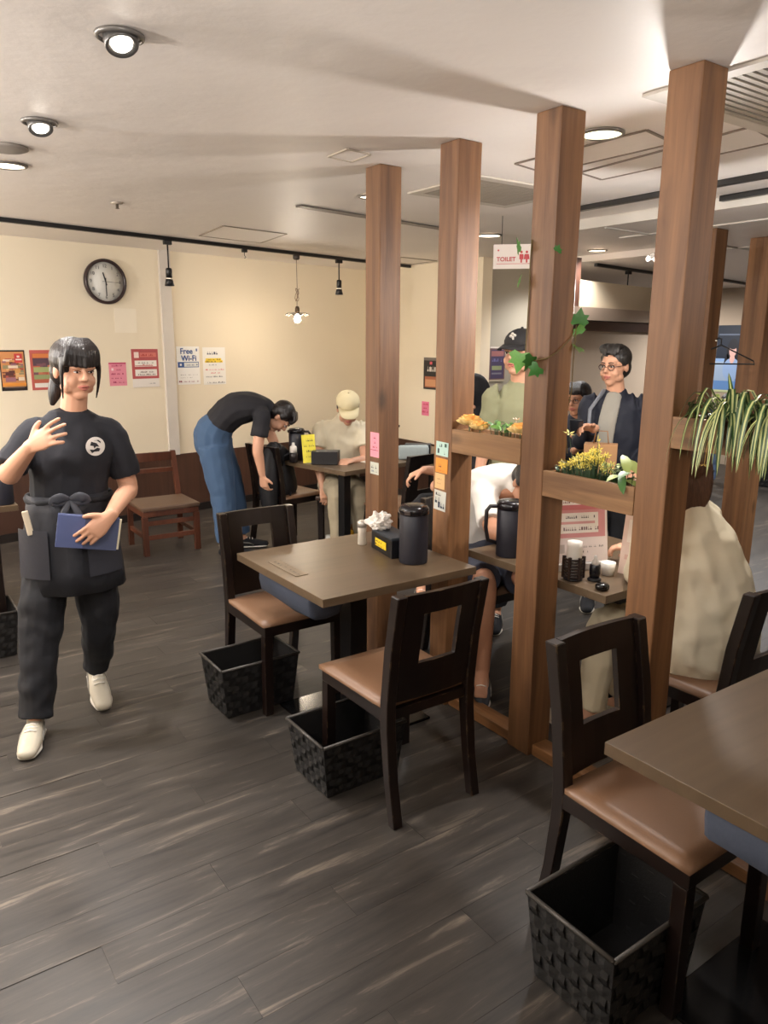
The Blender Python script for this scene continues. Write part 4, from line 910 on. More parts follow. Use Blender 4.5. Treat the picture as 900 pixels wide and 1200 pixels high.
# toilet sign hung from ceiling
e = sheet('toilet_sign', 'white hanging sign reading TOILET in red with two figures', 'sign', (3.405, 3.66, 2.045), (.755, -.655, .02), Z, .42, .145, (222, 212, 204), [(.02, .028, .40, .031, (200, 90, 90)), (.025, .105, .035, .115, (200, 70, 70))],
      [('TOILET', .020, .045, .036, (190, 66, 70))], th=.006)
bm = B()
for cx, sk in ((.172, 0), (.205, 1)):
    vs = [bm.verts.new((cx+.008*math.cos(a), .098+.008*math.sin(a), .0095)) for a in [k*PI/6 for k in range(12)]]; bm.faces.new(vs)
    pts = [(-.012, .086), (.012, .086), (.012 if not sk else .018, .055), (.005, .055), (.005, .035), (-.005, .035), (-.005, .055), (-.012 if not sk else -.018, .055)]
    bm.faces.new([bm.verts.new((cx+x, y, .0095)) for x, y in pts])
obj('pictogram', bm, flat((190, 66, 70), .5, noise=.02, name='print_ink'), e)
for u in (.05, .37):
    bm = B(); tube(bm, [(u, .145, .003), (u, .312, .003)], .002, 6); obj('hanging_rod', bm, BLACKM, e)
# notes on the posts
def note(y1, z0, w_, h_, base, label, rects, tilt=0, xx=2.0285):
    return sheet('paper_note', label, 'note', (xx, y1, z0), (0, -1, tilt), (0, tilt, 1), w_, h_, base, rects, th=.0012, group='handwritten notes on the posts')
note(2.992, 1.058, .072, .118, (240, 150, 165), 'pink handwritten note on the farthest divider post', scrib(.02, .05, .088, .012, (130, 60, 80), 1)+scrib(.018, .05, .066, .012, (130, 60, 80), 2)+scrib(.02, .06, .045, .008, (130, 60, 80), 3)+[(.006, .033, .068, .036, (130, 60, 80))])
note(2.992, .975, .07, .058, (196, 198, 184), 'grey handwritten note under the pink one', scrib(.008, .062, .028, .016, (60, 64, 70), 4)+scrib(.012, .06, .01, .011, (130, 140, 150), 5))
note(2.492, 1.128, .080, .06, (186, 216, 206), 'pale green note, topmost on the second post', scrib(.01, .045, .038, .014, (40, 50, 56), 6)+[(.056, .04, .07, .055, (50, 84, 70))]+scrib(.012, .04, .01, .022, (40, 50, 56), 7)+scrib(.046, .076, .008, .014, (90, 110, 110), 8), -.03)
note(2.492, 1.055, .078, .062, (240, 150, 56), 'orange square note, second on the second post', scrib(.02, .055, .024, .014, (60, 40, 30), 9)+scrib(.01, .06, .008, .005, (200, 110, 40), 9), -.02)
note(2.495, .985, .065, .066, (228, 186, 130), 'pale tan note under the orange one', scrib(.01, .05, .04, .005, (160, 120, 80), 1)+scrib(.01, .05, .022, .005, (160, 120, 80), 2), -.02)
note(2.500, .892, .078, .086, (206, 206, 196), 'grey note with bold black writing, lowest on the second post', scrib(.01, .055, .064, .013, (40, 36, 40), 10)+scrib(.008, .05, .03, .026, (40, 50, 60), 11, 1)+scrib(.03, .072, .012, .022, (50, 60, 80), 12), -.05)
# tracks with spot heads
def track(p0_, p1_, z, label):
    p0_ = Vector(p0_); p1_ = Vector(p1_); d = (p1_-p0_); L_ = d.length; a = math.atan2(d.y, d.x)
    bm = B(); box(bm, 0, L_, -.018, .018, -.028, 0, bev=.003); o = obj('lighting_track', bm, BLACKM, loc=(p0_.x, p0_.y, z)); o.rotation_euler = (0, 0, a)
    tag(o, label, 'track', 'ceiling lighting tracks'); return o
tl0 = Vector((.939, 5.627, 0))-Vector((.978, .2065, 0))*2.6; track((tl0.x, tl0.y), (4.86, 6.46), 2.359, 'long black lighting track along the back wall')
track((3.56, 3.3), (3.50, 1.0), 2.359, 'black lighting track crossing behind the ivy and thick posts')
track((3.90, 2.46), (3.84, 1.2), 2.2335+.125, 'shorter black lighting track at the upper right edge')
track((5.71, 4.78), (7.2, 5.04), 2.304, 'distant black lighting track above the booth wall')
track((7.9, 4.98), (9.4, 5.25), 2.304, 'distant black lighting track above the portrait poster')
def spot(x, y, ztop, label, drop=.17, tilt=0, rz=0, lit=True, small=1.0):
    e = empty('track_spotlight', label, 'lamp', (x, y, ztop), rz, 'spot heads on the lighting tracks')
    bm = B(); box(bm, -.03, .03, -.018, .018, -.03, 0, bev=.003); obj('adapter', bm, BLACKM, e)
    bm = B(); tube(bm, [(0, 0, -.03), (0, 0, -.03-drop)], .006, 8); obj('stem', bm, BLACKM, e)
    M = Matrix.Translation((0, 0, -.03-drop)) @ Matrix.Rotation(tilt, 4, 'Y')
    bm = B(); lathe(bm, [(.001, .005), (.02, .0), (.024, -.01), (.024, -.07), (.001, -.072)], n=18, M=M); obj('housing', bm, BLACKM, e, True)
    bm = B(); lathe(bm, [(.022, -.078), (.026, -.08), (.037, -.13), (.033, -.13), (.022, -.084)], n=18, M=M, closed=True); obj('reflector', bm, BLACKP, e, True)
    bm = B(); lathe(bm, [(.001, -.071), (.025, -.0725), (.025, -.077), (.001, -.0775)], n=18, M=M); obj('ring', bm, flat((230, 220, 205), .3, name='spot_ring'), e, True)
    bm = B(); lathe(bm, [(.001, -.110), (.028, -.111), (.001, -.113)], n=14, M=M); obj('lens', bm, flat((255, 240, 215), .3, name='spot_glow', emit=8 if lit else 0), e)
    return e
spot(2.12, 5.876, 2.331, 'black spot head on the back track, left of the pendant lamp')
spot(3.875, 6.246, 2.331, 'black spot head on the back track, right of the pendant lamp', .20-.05)
spot(6.32, 4.887, 2.276, 'distant spot head tilted above the booth wall', .13, .45, 0)
spot(6.98, 5.0, 2.276, 'distant spot head half behind the thick post', .11, .45, 0)
spot(9.3, 5.235, 2.276, 'distant spot head tilted above the portrait poster', .15, .5, 0)
bm = B(); box(bm, -.02, .02, -.015, .015, -.025, 0); tube(bm, [(0, 0, -.025), (0, 0, -.05), (.012, 0, -.062), (.0, 0, -.072)], .003, 6)
o = obj('track_hook', bm, BLACKM, loc=(2.82, 6.02, 2.331)); tag(o, 'small empty hook on the back lighting track', 'hook')
# glass pendant
def pendant(x, y, ztop, zb, label, glow=60):
    e = empty('pendant_lamp', label, 'lamp', (x, y, ztop), 0, 'pendant lamps'); d = zb-ztop
    bm = B(); lathe(bm, [(.001, 0), (.03, 0), (.03, -.03), (.02, -.04), (.001, -.04)], n=16); obj('ceiling_cap', bm, flat((70, 62, 56), .4, name='cap_metal'), e, True)
    bm = B(); tube(bm, [(0, 0, -.04), (.003, 0, d*.5), (-.002, 0, d+.11)], .0028, 6)
    R = random.Random(1); lp = [(.02*math.sin(t*2.1), .012*math.cos(t*1.7), d*.62+.055*math.cos(t*1.3)) for t in [k*.5 for k in range(20)]]; tube(bm, lp, .003, 5)
    obj('cord', bm, flat((150, 128, 110), .6, name='cord'), e)
    bm = B(); lathe(bm, [(.001, d+.11), (.014, d+.105), (.02, d+.09), (.022, d+.05), (.001, d+.048)], n=16); obj('socket', bm, flat((90, 74, 58), .35, .5, name='brass_socket'), e, True)
    bm = B(); rings = []
    for r_, z_ in ((.022, d+.056), (.05, d+.052), (.085, d+.042), (.108, d+.03)):
        rings.append([bm.verts.new((r_*math.cos(a), r_*math.sin(a), z_+(.008*math.cos(12*a) if r_ > .06 else 0))) for a in [2*PI*k/72 for k in range(72)]])
    for A_, B_ in zip(rings, rings[1:]):
        for k in range(72): bm.faces.new((A_[k], A_[(k+1) % 72], B_[(k+1) % 72], B_[k]))
    obj('glass_shade', bm, flat((245, 240, 230), .12, name='shade_glass', trans=.85, noise=0), e, True)
    bm = B(); lathe(bm, [(.001, d+.047), (.012, d+.045), (.016, d+.03), (.03, d+.005), (.03, d-.015), (.018, d-.032), (.001, d-.036)], n=18); o = obj('bulb', bm, flat((255, 226, 180), .3, name='bulb_glow', emit=glow), e, True)
    o.visible_shadow = True
    return e
pendant(3.37, 6.14, 2.331, 1.79, 'glowing fluted glass pendant lamp hanging from the back track')
pendant(2.76, 1.92, 2.359, 1.90, 'pendant lamp over the middle table, hidden by the thick post')
for l_ in [o for o in bpy.data.objects if o.type == 'LIGHT' and o.name.startswith('pendant_light') and 'near' not in o.name]: l_.location.z -= .06
# downlights
def downlight(x, y, z, label, r=.075, gimbal=False, glow=14, col=(255, 236, 205)):
    e = empty('ceiling_downlight', label, 'lamp', (x, y, z), 0, 'recessed ceiling lights')
    rm = flat((112, 106, 100), .35, .3, name='downlight_ring') if not gimbal else flat((128, 124, 120), .35, .4, name='gimbal_ring')
    bm = B(); lathe(bm, [(r, 0), (r*1.14, -.001), (r*1.12, -.008), (r*.98, -.012)], n=32, closed=True); obj('ring', bm, rm, e, True)
    if gimbal:
        M = Matrix.Rotation(-.42, 4, 'X')
        bm = B(); lathe(bm, [(.001, .004), (r*.78, .004), (r*.76, -.032), (r*.70, -.036), (r*.50, -.024), (.001, -.023)], n=28, M=M); obj('gimbal', bm, flat((110, 108, 106), .3, .5, name='gimbal'), e, True)
        bm = B(); lathe(bm, [(.001, -.0285), (r*.46, -.031), (.001, -.036)], n=24, M=M); obj('lens', bm, flat((255, 246, 230), .3, name='gimbal_glow', emit=14), e, True)
    else:
        bm = B(); lathe(bm, [(.001, -.003), (r*.97, -.003), (r*.97, -.006), (.001, -.009)], n=28); obj('lens', bm, flat(col, .3, name='lens_glow', emit=glow), e, True)
downlight(.68, 2.15, 2.359, 'adjustable ceiling spot nearest the camera, top left', .055, True)
downlight(.68, 3.12, 2.359, 'adjustable ceiling spot at the left, second from the camera', .055, True)
downlight(.707, 3.94, 2.359, 'flat round ceiling light at the left frame edge', .075, glow=2.5)
downlight(2.403, 2.025, 2.359, 'large lit ceiling light between the ivy post and thick post', .075, glow=1.6, col=(244, 240, 205))
downlight(3.956, 4.309, 2.359, 'lit ceiling light above the toilet sign', .085, glow=3)
downlight(2.411, 3.581, 2.359, 'small ceiling light beside the farthest divider post', .05, glow=2)
downlight(5.3, 4.43, 2.359, 'distant lit ceiling light above the booth wall', .075, glow=3)
bm = B(); lathe(bm, [(.001, 0), (.085, 0), (.085, -.008), (.07, -.014), (.001, -.014)], n=30); tag(obj('ceiling_speaker', bm, flat((150, 142, 134), .6, name='speaker_grey'), smooth=True, loc=(.647, 3.60, 2.359)), 'round grey ceiling speaker at the left frame edge', 'speaker')
e = empty('sprinkler', 'small sprinkler head in the ceiling above the back track', 'sprinkler', (1.386, 4.622, 2.359))
bm = B(); lathe(bm, [(.001, 0), (.035, 0), (.03, -.008), (.001, -.009)], n=20); obj('plate', bm, flat((180, 170, 158), .4, .4, name='sprinkler_metal'), e, True)
bm = B(); lathe(bm, [(.001, -.0095), (.008, -.0095), (.008, -.03), (.014, -.033), (.001, -.036)], n=14); obj('head', bm, flat((130, 120, 108), .3, .7, name='sprinkler_head'), e, True)
# air conditioning cassettes
def cassette(x0, x1, y0, y1, z, label, slats='Y'):
    e = empty('air_conditioner', label, 'air conditioner', ((x0+x1)/2, (y0+y1)/2, z), 0, 'ceiling air units'); a = (x1-x0)/2; b = (y1-y0)/2
    pm_ = flat((196, 188, 176), .5, name='ac_panel'); gm = flat((150, 140, 126), .5, name='ac_grille'); dm = flat((70, 62, 54), .7, name='ac_dark')
    bm = B(); t = .055
    box(bm, -a, a, -b, -b+t, -.009, 0); box(bm, -a, a, b-t, b, -.009, 0); box(bm, -a, -a+t, -b+t, b-t, -.009, 0); box(bm, a-t, a, -b+t, b-t, -.009, 0); obj('frame', bm, pm_, e)
    bm = B(); box(bm, -a+t, a-t, -b+t, b-t, -.004, 0); obj('backing', bm, dm, e)
    n = 16
    for k in range(n):
        bm = B()
        y = -b+t+.012+(2*b-2*t-.024)*k/(n-1); box(bm, -a+t, a-t, y-.0095, y+.0095, -.009, -.0045, M=None); obj('slat', bm, gm, e)
cassette(2.15, 2.95, 1.06, 1.66, 2.359, 'ceiling air unit with long grille slats at the upper right')
cassette(2.52, 3.22, 2.83, 3.38, 2.359, 'ceiling air unit behind the second post')
def slot(p0_, p1_, w_, z, label, name='air_slot', mat=None):
    p0_ = Vector(p0_); p1_ = Vector(p1_); d = p1_-p0_; L_ = d.length
    e = empty(name, label, 'vent', (p0_.x, p0_.y, z), math.atan2(d.y, d.x))
    bm = B(); box(bm, 0, L_, -w_/2, w_/2, -.004, 0); obj('backing', bm, flat((70, 62, 56), .6, name='slot_dark'), e)
    for s in (-1, 0, 1):
        bm = B(); box(bm, 0, L_, s*(w_/2-.005)-.005, s*(w_/2-.005)+.005, -.010, -.004); obj('blade', bm, flat((150, 140, 130), .4, .3, name='slot_blade'), e)
slot((2.255, 4.07), (3.75, 4.30), .055, 2.359, 'long slim ceiling air slot crossing behind the two farthest posts')
def hatch(pts, z, label, col=(150, 136, 120), t=.012, name='ceiling_hatch'):
    e = empty(name, label, 'hatch', (pts[0][0], pts[0][1], z)); bm = B(); n = len(pts)
    for i in range(n):
        a = Vector(pts[i])-Vector(pts[0]); b = Vector(pts[(i+1) % n])-Vector(pts[0]); d = (b-a).normalized(); s = Vector((-d.y, d.x))*t/2
        vs = [(a+s), (b+s), (b-s), (a-s)]; lo = [bm.verts.new((v.x, v.y, -.005)) for v in vs]; hi = [bm.verts.new((v.x, v.y, 0)) for v in vs]
        bm.faces.new(lo); bm.faces.new(hi)
        for k in range(4): bm.faces.new((lo[k], lo[(k+1) % 4], hi[(k+1) % 4], hi[k]))
    obj('frame', bm, flat(col, .5, name='hatch_frame'), e)
    bm = B(); vs = [bm.verts.new((p[0]-pts[0][0], p[1]-pts[0][1], -.002)) for p in pts]; bm.faces.new(vs); obj('panel', bm, CEILM, e)
hatch([(2.29, 5.66), (2.23, 5.08), (2.76, 5.17), (2.84, 5.76)], 2.359, 'square access hatch in the ceiling by the back track')
hatch([(1.78, 2.95), (1.775, 2.79), (1.90, 2.81), (1.91, 2.97)], 2.359, 'small square hatch in the ceiling near the farthest post', (188, 176, 160), .01)
hatch([(2.50, 1.9), (2.74, 1.95), (2.74, 2.62), (2.50, 2.57)], 2.359, 'rectangular ceiling panel outline beside the large ceiling light', (120, 106, 94), .012, 'ceiling_panel')
hatch([(2.76, 1.65), (3.03, 1.70), (3.06, 2.56), (2.86, 2.52)], 2.359, 'second rectangular ceiling panel outline, behind the thick post', (120, 106, 94), .012, 'ceiling_panel')
hatch([(3.98+.35, 6.25), (4.0+.35, 5.9), (4.8, 5.95), (4.8, 6.35)], 2.359, 'ceiling hatch in the back corner behind the farthest posts', (140, 126, 110), .012)
# coat hanger
e = empty('coat_hanger', 'black coat hanger hooked on the distant post', 'hanger', (4.66, 2.872, 1.62), -.75)
bm = B(); tube(bm, [(.0, 0, 0.0), (.012, 0, .016), (.03, 0, .008), (.03, 0, -.03), (-.19, 0, -.13), (-.2, 0, -.15), (.25, 0, -.15), (.24, 0, -.13), (.03, 0, -.03)], .005, 6); obj('frame', bm, BLACKM, e)
bm = B(); tube(bm, [(0, .0, .0), (0, .02, .0)], .006, 6); obj('peg', bm, flat((200, 190, 170), .3, .7, name='peg'), e)

# ------------------------------------------------------------------ people
V = Vector
def rotm(yaw=0, pitch=0, roll=0):   # face looks along -Y at yaw 0; yaw>0 turns towards +X; pitch>0 looks down
    return (Matrix.Rotation(yaw, 3, 'Z') @ Matrix.Rotation(pitch, 3, 'X') @ Matrix.Rotation(roll, 3, 'Y'))
def head_body(bm, c, Rm, s=1.0, ears=True):
    c = V(c); T = lambda x, y, z: c+Rm @ V((x, y, z))*s
    ell(bm, T(0, .012, .03), (.072*s, .090*s, .082*s), Rm)
    ell(bm, T(0, -.022, -.035), (.058*s, .060*s, .068*s), Rm)
    ell(bm, T(0, -.050, -.082), (.030*s, .028*s, .024*s), Rm)
    for k in (-1, 1):
        ell(bm, T(.032*k, -.052, -.030), (.029*s, .026*s, .030*s), Rm)
        ell(bm, T(.028*k, -.066, .028), (.026*s, .014*s, .012*s), Rm)
        ell(bm, T(.042*k, -.020, -.060), (.022*s, .040*s, .026*s), Rm)
        if ears: ell(bm, T(.073*k, .012, -.004), (.010*s, .019*s, .030*s), Rm)
    chain(bm, [(T(0, -.074, .022), .007*s), (T(0, -.085, .004), .009*s), (T(0, -.095, -.014), .013*s, .012*s)], side=Rm @ V((1, 0, 0)))
    for k in (-1, 1): ell(bm, T(.010*k, -.084, -.018), (.008*s, .010*s, .007*s), Rm)
    ell(bm, T(0, -.072, -.048), (.024*s, .014*s, .014*s), Rm)
def face(e, c, Rm, s=1.0, brow=True, eyes=True, ey=.010, open_=1.0):
    c = V(c); T = lambda x, y, z: c+Rm @ V((x, y, z))*s
    if eyes:
        for k in (-1, 1):
            bm = B(); ell(bm, T(.029*k, -.0715, ey), (.0125*s, .009*s, .0055*s*open_), Rm @ Matrix.Rotation(.0, 3, 'Z'), 12); obj('eye', bm, EYEW, e, True)
            bm = B(); ell(bm, T(.029*k, -.0775, ey), (.0055*s, .0045*s, .0052*s*open_), Rm, 10); obj('iris', bm, IRIS, e, True)
            bm = B(); tube(bm, [T(.015*k, -.0785, ey+.003), T(.029*k, -.081, ey+.0065), T(.043*k, -.074, ey+.002)], .0016*s, 5); obj('eyelid', bm, IRIS, e)
    if brow:
        for k in (-1, 1):
            bm = B(); tube(bm, [T(.012*k, -.081, .030), T(.029*k, -.083, .035), T(.046*k, -.072, .030)], [.0028*s, .0032*s, .0015*s], 6); obj('eyebrow', bm, HAIR, e)
    bm = B(); chain(bm, [(T(-.022, -.078, -.049), .003*s, .003*s), (T(-.008, -.086, -.0455), .006*s, .005*s), (T(.008, -.086, -.0455), .006*s, .005*s), (T(.022, -.078, -.049), .003*s, .003*s)], side=Rm @ V((0, 1, 0)))
    chain(bm, [(T(-.018, -.079, -.052), .003*s, .003*s), (T(0, -.086, -.057), .006*s, .006*s), (T(.018, -.079, -.052), .003*s, .003*s)], side=Rm @ V((0, 1, 0)))
    obj('lips', bm, LIP, e, True)
def hair_short(e, c, Rm, s=1.0, mat=HAIR, bangs=True, vox=.005):
    c = V(c); T = lambda x, y, z: c+Rm @ V((x, y, z))*s; bm = B()
    ell(bm, T(0, .026, .046), (.084*s, .094*s, .084*s), Rm); ell(bm, T(0, .052, -.01), (.072*s, .062*s, .07*s), Rm)
    if bangs:
        for x in (-.055, -.033, -.011, .011, .033, .055):
            chain(bm, [(T(x*.6, -.02, .118), .018*s, .014*s), (T(x, -.066, .092), .019*s, .012*s), (T(x*1.1, -.082+abs(x)*.35, .054), .014*s, .007*s)], side=Rm @ V((1, 0, 0)))
    if bangs is False:
        for i_, x in enumerate((-.055, -.038, -.02, 0, .02, .038, .055)):
            chain(bm, [(T(x*.8, .0, .122), .016*s, .013*s), (T(x, -.05, .118+.006*(i_ % 2)), .015*s, .012*s), (T(x+.010, -.083+abs(x)*.3, .088-.008*(i_ % 3)), .007*s, .006*s)], side=Rm @ V((1, 0, 0)))
    for k in (-1, 1): chain(bm, [(T(.072*k, .0, .06), .012*s, .03*s), (T(.077*k, .002, .018), .008*s, .02*s)], side=Rm @ V((1, 0, 0)))
    return remesh('hair', bm, vox, mat, e, 2)
def hand(bm, w_, d, n_, side, s=1.0, curl=(.5, .6, .4), spread=.09, thumb=.6):
    """wrist, finger direction, palm normal (fingers curl to it), side = +1/-1 thumb side along d x n"""
    w_ = V(w_); d = V(d).normalized(); n_ = V(n_); n_ = (n_-d*n_.dot(d)).normalized(); x = d.cross(n_)*side
    chain(bm, [(w_-d*.02, .026*s, .020*s), (w_+d*.02*s, .032*s, .017*s), (w_+d*.055*s, .040*s, .015*s), (w_+d*.082*s, .039*s, .012*s)], side=x)
    for k, (off, L_) in enumerate(((.029, .072), (.010, .080), (-.010, .075), (-.028, .058))):
        p = w_+d*(.084-.004*abs(k-1))*s+x*off*s; dd = (d+x*(off*spread*30*.33)).normalized(); pts = [(p-dd*.012*s, .0095*s)]
        ang = 0; r_ = .0088*s; q = p
        for f_, cu in zip((.45, .31, .24), curl):
            ang += cu*(1+.08*k); q = q+(dd*math.cos(ang)+n_*math.sin(ang))*L_*f_*s; r_ *= .93; pts.append((q, r_))
        chain(bm, pts, side=x, n=10, smooth=False)
    t0 = w_+d*.022*s+x*.026*s; td = (d*.62+x*.72+n_*thumb*.5).normalized(); t1 = t0+td*.034*s; t2 = t1+(td*.9+d*.4+n_*.15).normalized()*.028*s
    chain(bm, [(t0-td*.01, .0135*s), (t1, .0115*s), (t2, .0085*s)], side=n_, n=10)
def limb(bm, a, m, b, ra, rm, rb, side=(1, 0, 0)):
    a, m, b = V(a), V(m), V(b)
    chain(bm, [(a, ra), (a.lerp(m, .5), (ra+rm)/2*1.04), (m, rm), (m.lerp(b, .35), (rm+rb)/2*1.12), (b, rb)], side=side)
def shoe(e, heel, toe, mat, sole, w_=.045, hgt=.07, name='shoe'):
    heel, toe = V(heel), V(toe); d = (toe-heel); sd = V((-d.y, d.x, 0)); sd = sd.normalized() if sd.length > 1e-4 else V((1, 0, 0)); u_ = d.normalized().cross(sd)*-1
    if u_.z < 0: u_ = -u_
    bm = B(); chain(bm, [(heel+u_*.035, w_*.72, .034), (heel.lerp(toe, .3)+u_*.045, w_*.85, .045), (heel.lerp(toe, .65)+u_*.034, w_, .032), (toe+u_*.026, w_*.8, .022)], side=sd)
    chain(bm, [(heel.lerp(toe, .12)+u_*.03, w_*.75, w_*.8), (heel.lerp(toe, .1)+u_*.085, w_*.72, w_*.8)], side=sd)
    s_ = remesh(name, bm, .006, mat, e, 3)
    bm = B(); chain(bm, [(heel+u_*.012, w_*.8, .011), (heel.lerp(toe, .5)+u_*.012, w_*.86, .011), (heel.lerp(toe, .75)+u_*.012, w_*1.03, .011), (toe+u_*.013, w_*.72, .011)], side=sd); obj('sole', bm, sole, s_, True)
    for q_ in (-1, 1):
        bm = B(); tube(bm, [heel.lerp(toe, t_)+u_*h_+sd*(q_*w_*k_) for t_, h_, k_ in ((.05, .06, .66), (.25, .05, .82), (.45, .045, .92), (.6, .03, 1.0))], [.004, .006, .006, .003], 6); obj('side_panel', bm, flat((120, 116, 108), .5, name='panel_grey'), s_, True)
    bm = B()
    for t in (.38, .47, .56):
        p = heel.lerp(toe, t)+u_*(.084-.05*(t-.3)); tube(bm, [p-sd*w_*.5, p+u_*.006, p+sd*w_*.5], .0035, 6)
    obj('laces', bm, WHITE, s_, True)
    return s_
# ---- waitress
A_ = .2092
e = empty('person', 'waitress in black t-shirt and apron striding, one palm raised, holding a blue pad', 'person', (.691, 3.257, 0), -A_)
hc = V((.070, -.035, 1.475)); Rh = rotm(.42, .16, .03)
bm = B(); head_body(bm, hc, Rh, .98)
chain(bm, [((.045, .01, 1.25), .060, .05), ((.055, 0, 1.33), .052, .052), ((.065, -.01, 1.40), .050, .050)])
chain(bm, [((.0, .02, .80), .13, .095), ((.01, .01, 1.0), .125, .09), ((.03, .0, 1.15), .115, .08), ((.045, .0, 1.24), .09, .05)])
shR, elR, wrR = V((-.105, -.01, 1.235)), V((-.20, -.10, 1.085)), V((-.105, -.285, 1.215))
shL, elL, wrL = V((.195, .0, 1.225)), V((.243, -.01, .985)), V((.150, -.268, .930))
limb(bm, shR, elR, wrR, .038, .042, .025); limb(bm, shL, elL, wrL, .038, .040, .025)
hand(bm, wrR, (.62, -.55, .42), (.70, .62, -.1), 1, 1.0, (.12, .28, .2), .85, .2)
hand(bm, wrL+V((-.004, -.012, -.003)), (-.74, -.16, -.62), (-.1, 1, -.1), -1, .98, (.30, .22, .10), .35, -.1)
limb(bm, (-.075, 0, .80), (-.15, -.08, .45), (-.19, -.17, .10), .075, .05, .035); limb(bm, (.07, 0, .80), (.075, .02, .44), (.06, .14, .15), .075, .05, .035)
remesh('body', bm, .0046, SKIN, e, 2)
face(e, hc, Rh, .98, brow=False, open_=.75)
c = hc; T = lambda x, y, z: c+Rh @ V((x, y, z))*.98
bm = B(); ell(bm, T(0, .024, .045), (.087, .098, .088), Rh); ell(bm, T(0, .055, -.01), (.076, .062, .075), Rh)
for x in (-.060, -.045, -.030, -.015, 0, .015, .030, .045, .060):
    chain(bm, [(T(x*.5, -.03, .125), .018, .016), (T(x*.95, -.076+abs(x)*.3, .092), .014, .012), (T(x*1.12, -.094+abs(x)*.55, .034), .0105, .006)], side=Rh @ V((1, 0, 0)))
for k in (-1, 1): chain(bm, [(T(.070*k, -.035, .06), .012, .018), (T(.078*k, -.045, .02), .008, .014), (T(.076*k, -.05, -.04), .006, .009), (T(.070*k, -.048, -.10), .003, .004)], side=Rh @ V((1, 0, 0)))
chain(bm, [(T(0, .105, .01), .03, .03), (T(-.01, .118, -.05), .034, .028), (T(-.03, .11, -.11), .028, .024), (T(-.045, .10, -.155), .012, .01)], side=(1, 0, 0))
remesh('hair', bm, .004, HAIR, e, 2)
bm = B(); tube(bm, [T(.0, .10, .01)+V((.028*math.cos(a), 0, .028*math.sin(a))) for a in [k*PI/6 for k in range(13)]], .005, 6); obj('hair_tie', bm, BLACKC, e)
bm = B()
chain(bm, [((.012, .01, .90), .158, .125), ((.012, .0, 1.0), .150, .120), ((.028, -.01, 1.12), .158, .125), ((.042, -.005, 1.20), .162, .110), ((.048, .0, 1.265), .115, .075)])
chain(bm, [((.048, .0, 1.25), .10, .07), ((.052, .0, 1.292), .072, .060)], round_ends=False)
chain(bm, [((-.02, 0, 1.235), .070), ((-.10, -.008, 1.232), .058), ((-.155, -.045, 1.165), .058), ((-.192, -.085, 1.108), .062)], round_ends=False)
chain(bm, [((.12, 0, 1.230), .070), ((.190, .0, 1.215), .058), ((.220, .0, 1.13), .058), ((.240, .0, 1.035), .062)], round_ends=False)
remesh('t_shirt', bm, .006, flat((28, 29, 36), .85, name='navy_black_jersey', bump=.12), e, 3, wrinkle=.014, wsize=.09)
bm = B(); q = [V((.053+.072*math.cos(a), .0+.060*math.sin(a), 1.298-.014*math.sin(-a))) for a in [k*PI/12 for k in range(25)]]; tube(bm, q, .006, 6); obj('collar', bm, BLACKC, e)
# emblem printed on the chest, laid onto the shirt surface
from mathutils.bvhtree import BVHTree
def laid(o, cx, cz, pts, off):
    tr = BVHTree.FromPolygons([v.co for v in o.data.vertices], [p.vertices for p in o.data.polygons]); out = []
    for x, z in pts:
        h = tr.ray_cast(V((cx+x, -1, cz+z)), V((0, 1, 0)))
        out.append(h[0]+V((0, -off, 0)) if h[0] else V((cx+x, -.12, cz+z)))
    return out
shirt = bpy.data.objects[[o.name for o in e.children if o.name.startswith('t_shirt')][0]]
bm = B(); pts = [(0, 0)]; nr, na = 6, 32
for r_ in range(1, nr+1):
    for k in range(na): a = 2*PI*k/na; pts.append((.037*r_/nr*math.cos(a), .037*r_/nr*math.sin(a)))
vs = [bm.verts.new(p) for p in laid(shirt, .122, 1.180, pts, .0022)]
for k in range(na): bm.faces.new((vs[0], vs[1+k], vs[1+(k+1) % na]))
for r_ in range(nr-1):
    for k in range(na): a = 1+r_*na; bm.faces.new((vs[a+k], vs[a+na+k], vs[a+na+(k+1) % na], vs[a+(k+1) % na]))
bd = obj('chest_emblem', bm, flat((226, 220, 212), .6, name='emblem_white'), e, True)
bm = B()
for pts in ([(-.006, .018), (.006, .018), (.017, .008), (.017, .014), (.010, .020)], [(-.016, .004), (-.012, .016), (.004, .010), (.012, -.002), (.002, .0), (-.004, -.006), (-.006, .002)], [(-.018, -.008), (-.006, -.010), (.006, -.004), (.014, -.008), (.010, -.016), (-.004, -.016), (-.012, -.020)]):
    bm.faces.new([bm.verts.new(p) for p in laid(shirt, .122, 1.180, [(x*1.25, y*1.25) for x, y in pts], .0045)])
obj('print', bm, flat((26, 26, 30), .6, name='emblem_ink'), bd)
PANTS = flat((20, 21, 27), .8, name='black_trouser', bump=.15)
bm = B(); chain(bm, [((.0, .012, .93), .150, .115), ((.0, .012, .82), .165, .125), ((.0, .01, .74), .160, .115)])
chain(bm, [((-.075, .0, .80), .09, .105), ((-.11, -.035, .62), .093, .10), ((-.145, -.075, .43), .083, .088), ((-.17, -.12, .25), .075, .08), ((-.188, -.16, .085), .066, .075)], round_ends=False)
chain(bm, [((.075, .01, .80), .09, .105), ((.082, .015, .62), .095, .10), ((.088, .02, .43), .084, .088), ((.078, .075, .28), .07, .075), ((.060, .125, .14), .055, .06)], round_ends=False)
remesh('trousers', bm, .007, PANTS, e, 3, wrinkle=.028, wsize=.10)
bm = B(); n = 22; rows = []
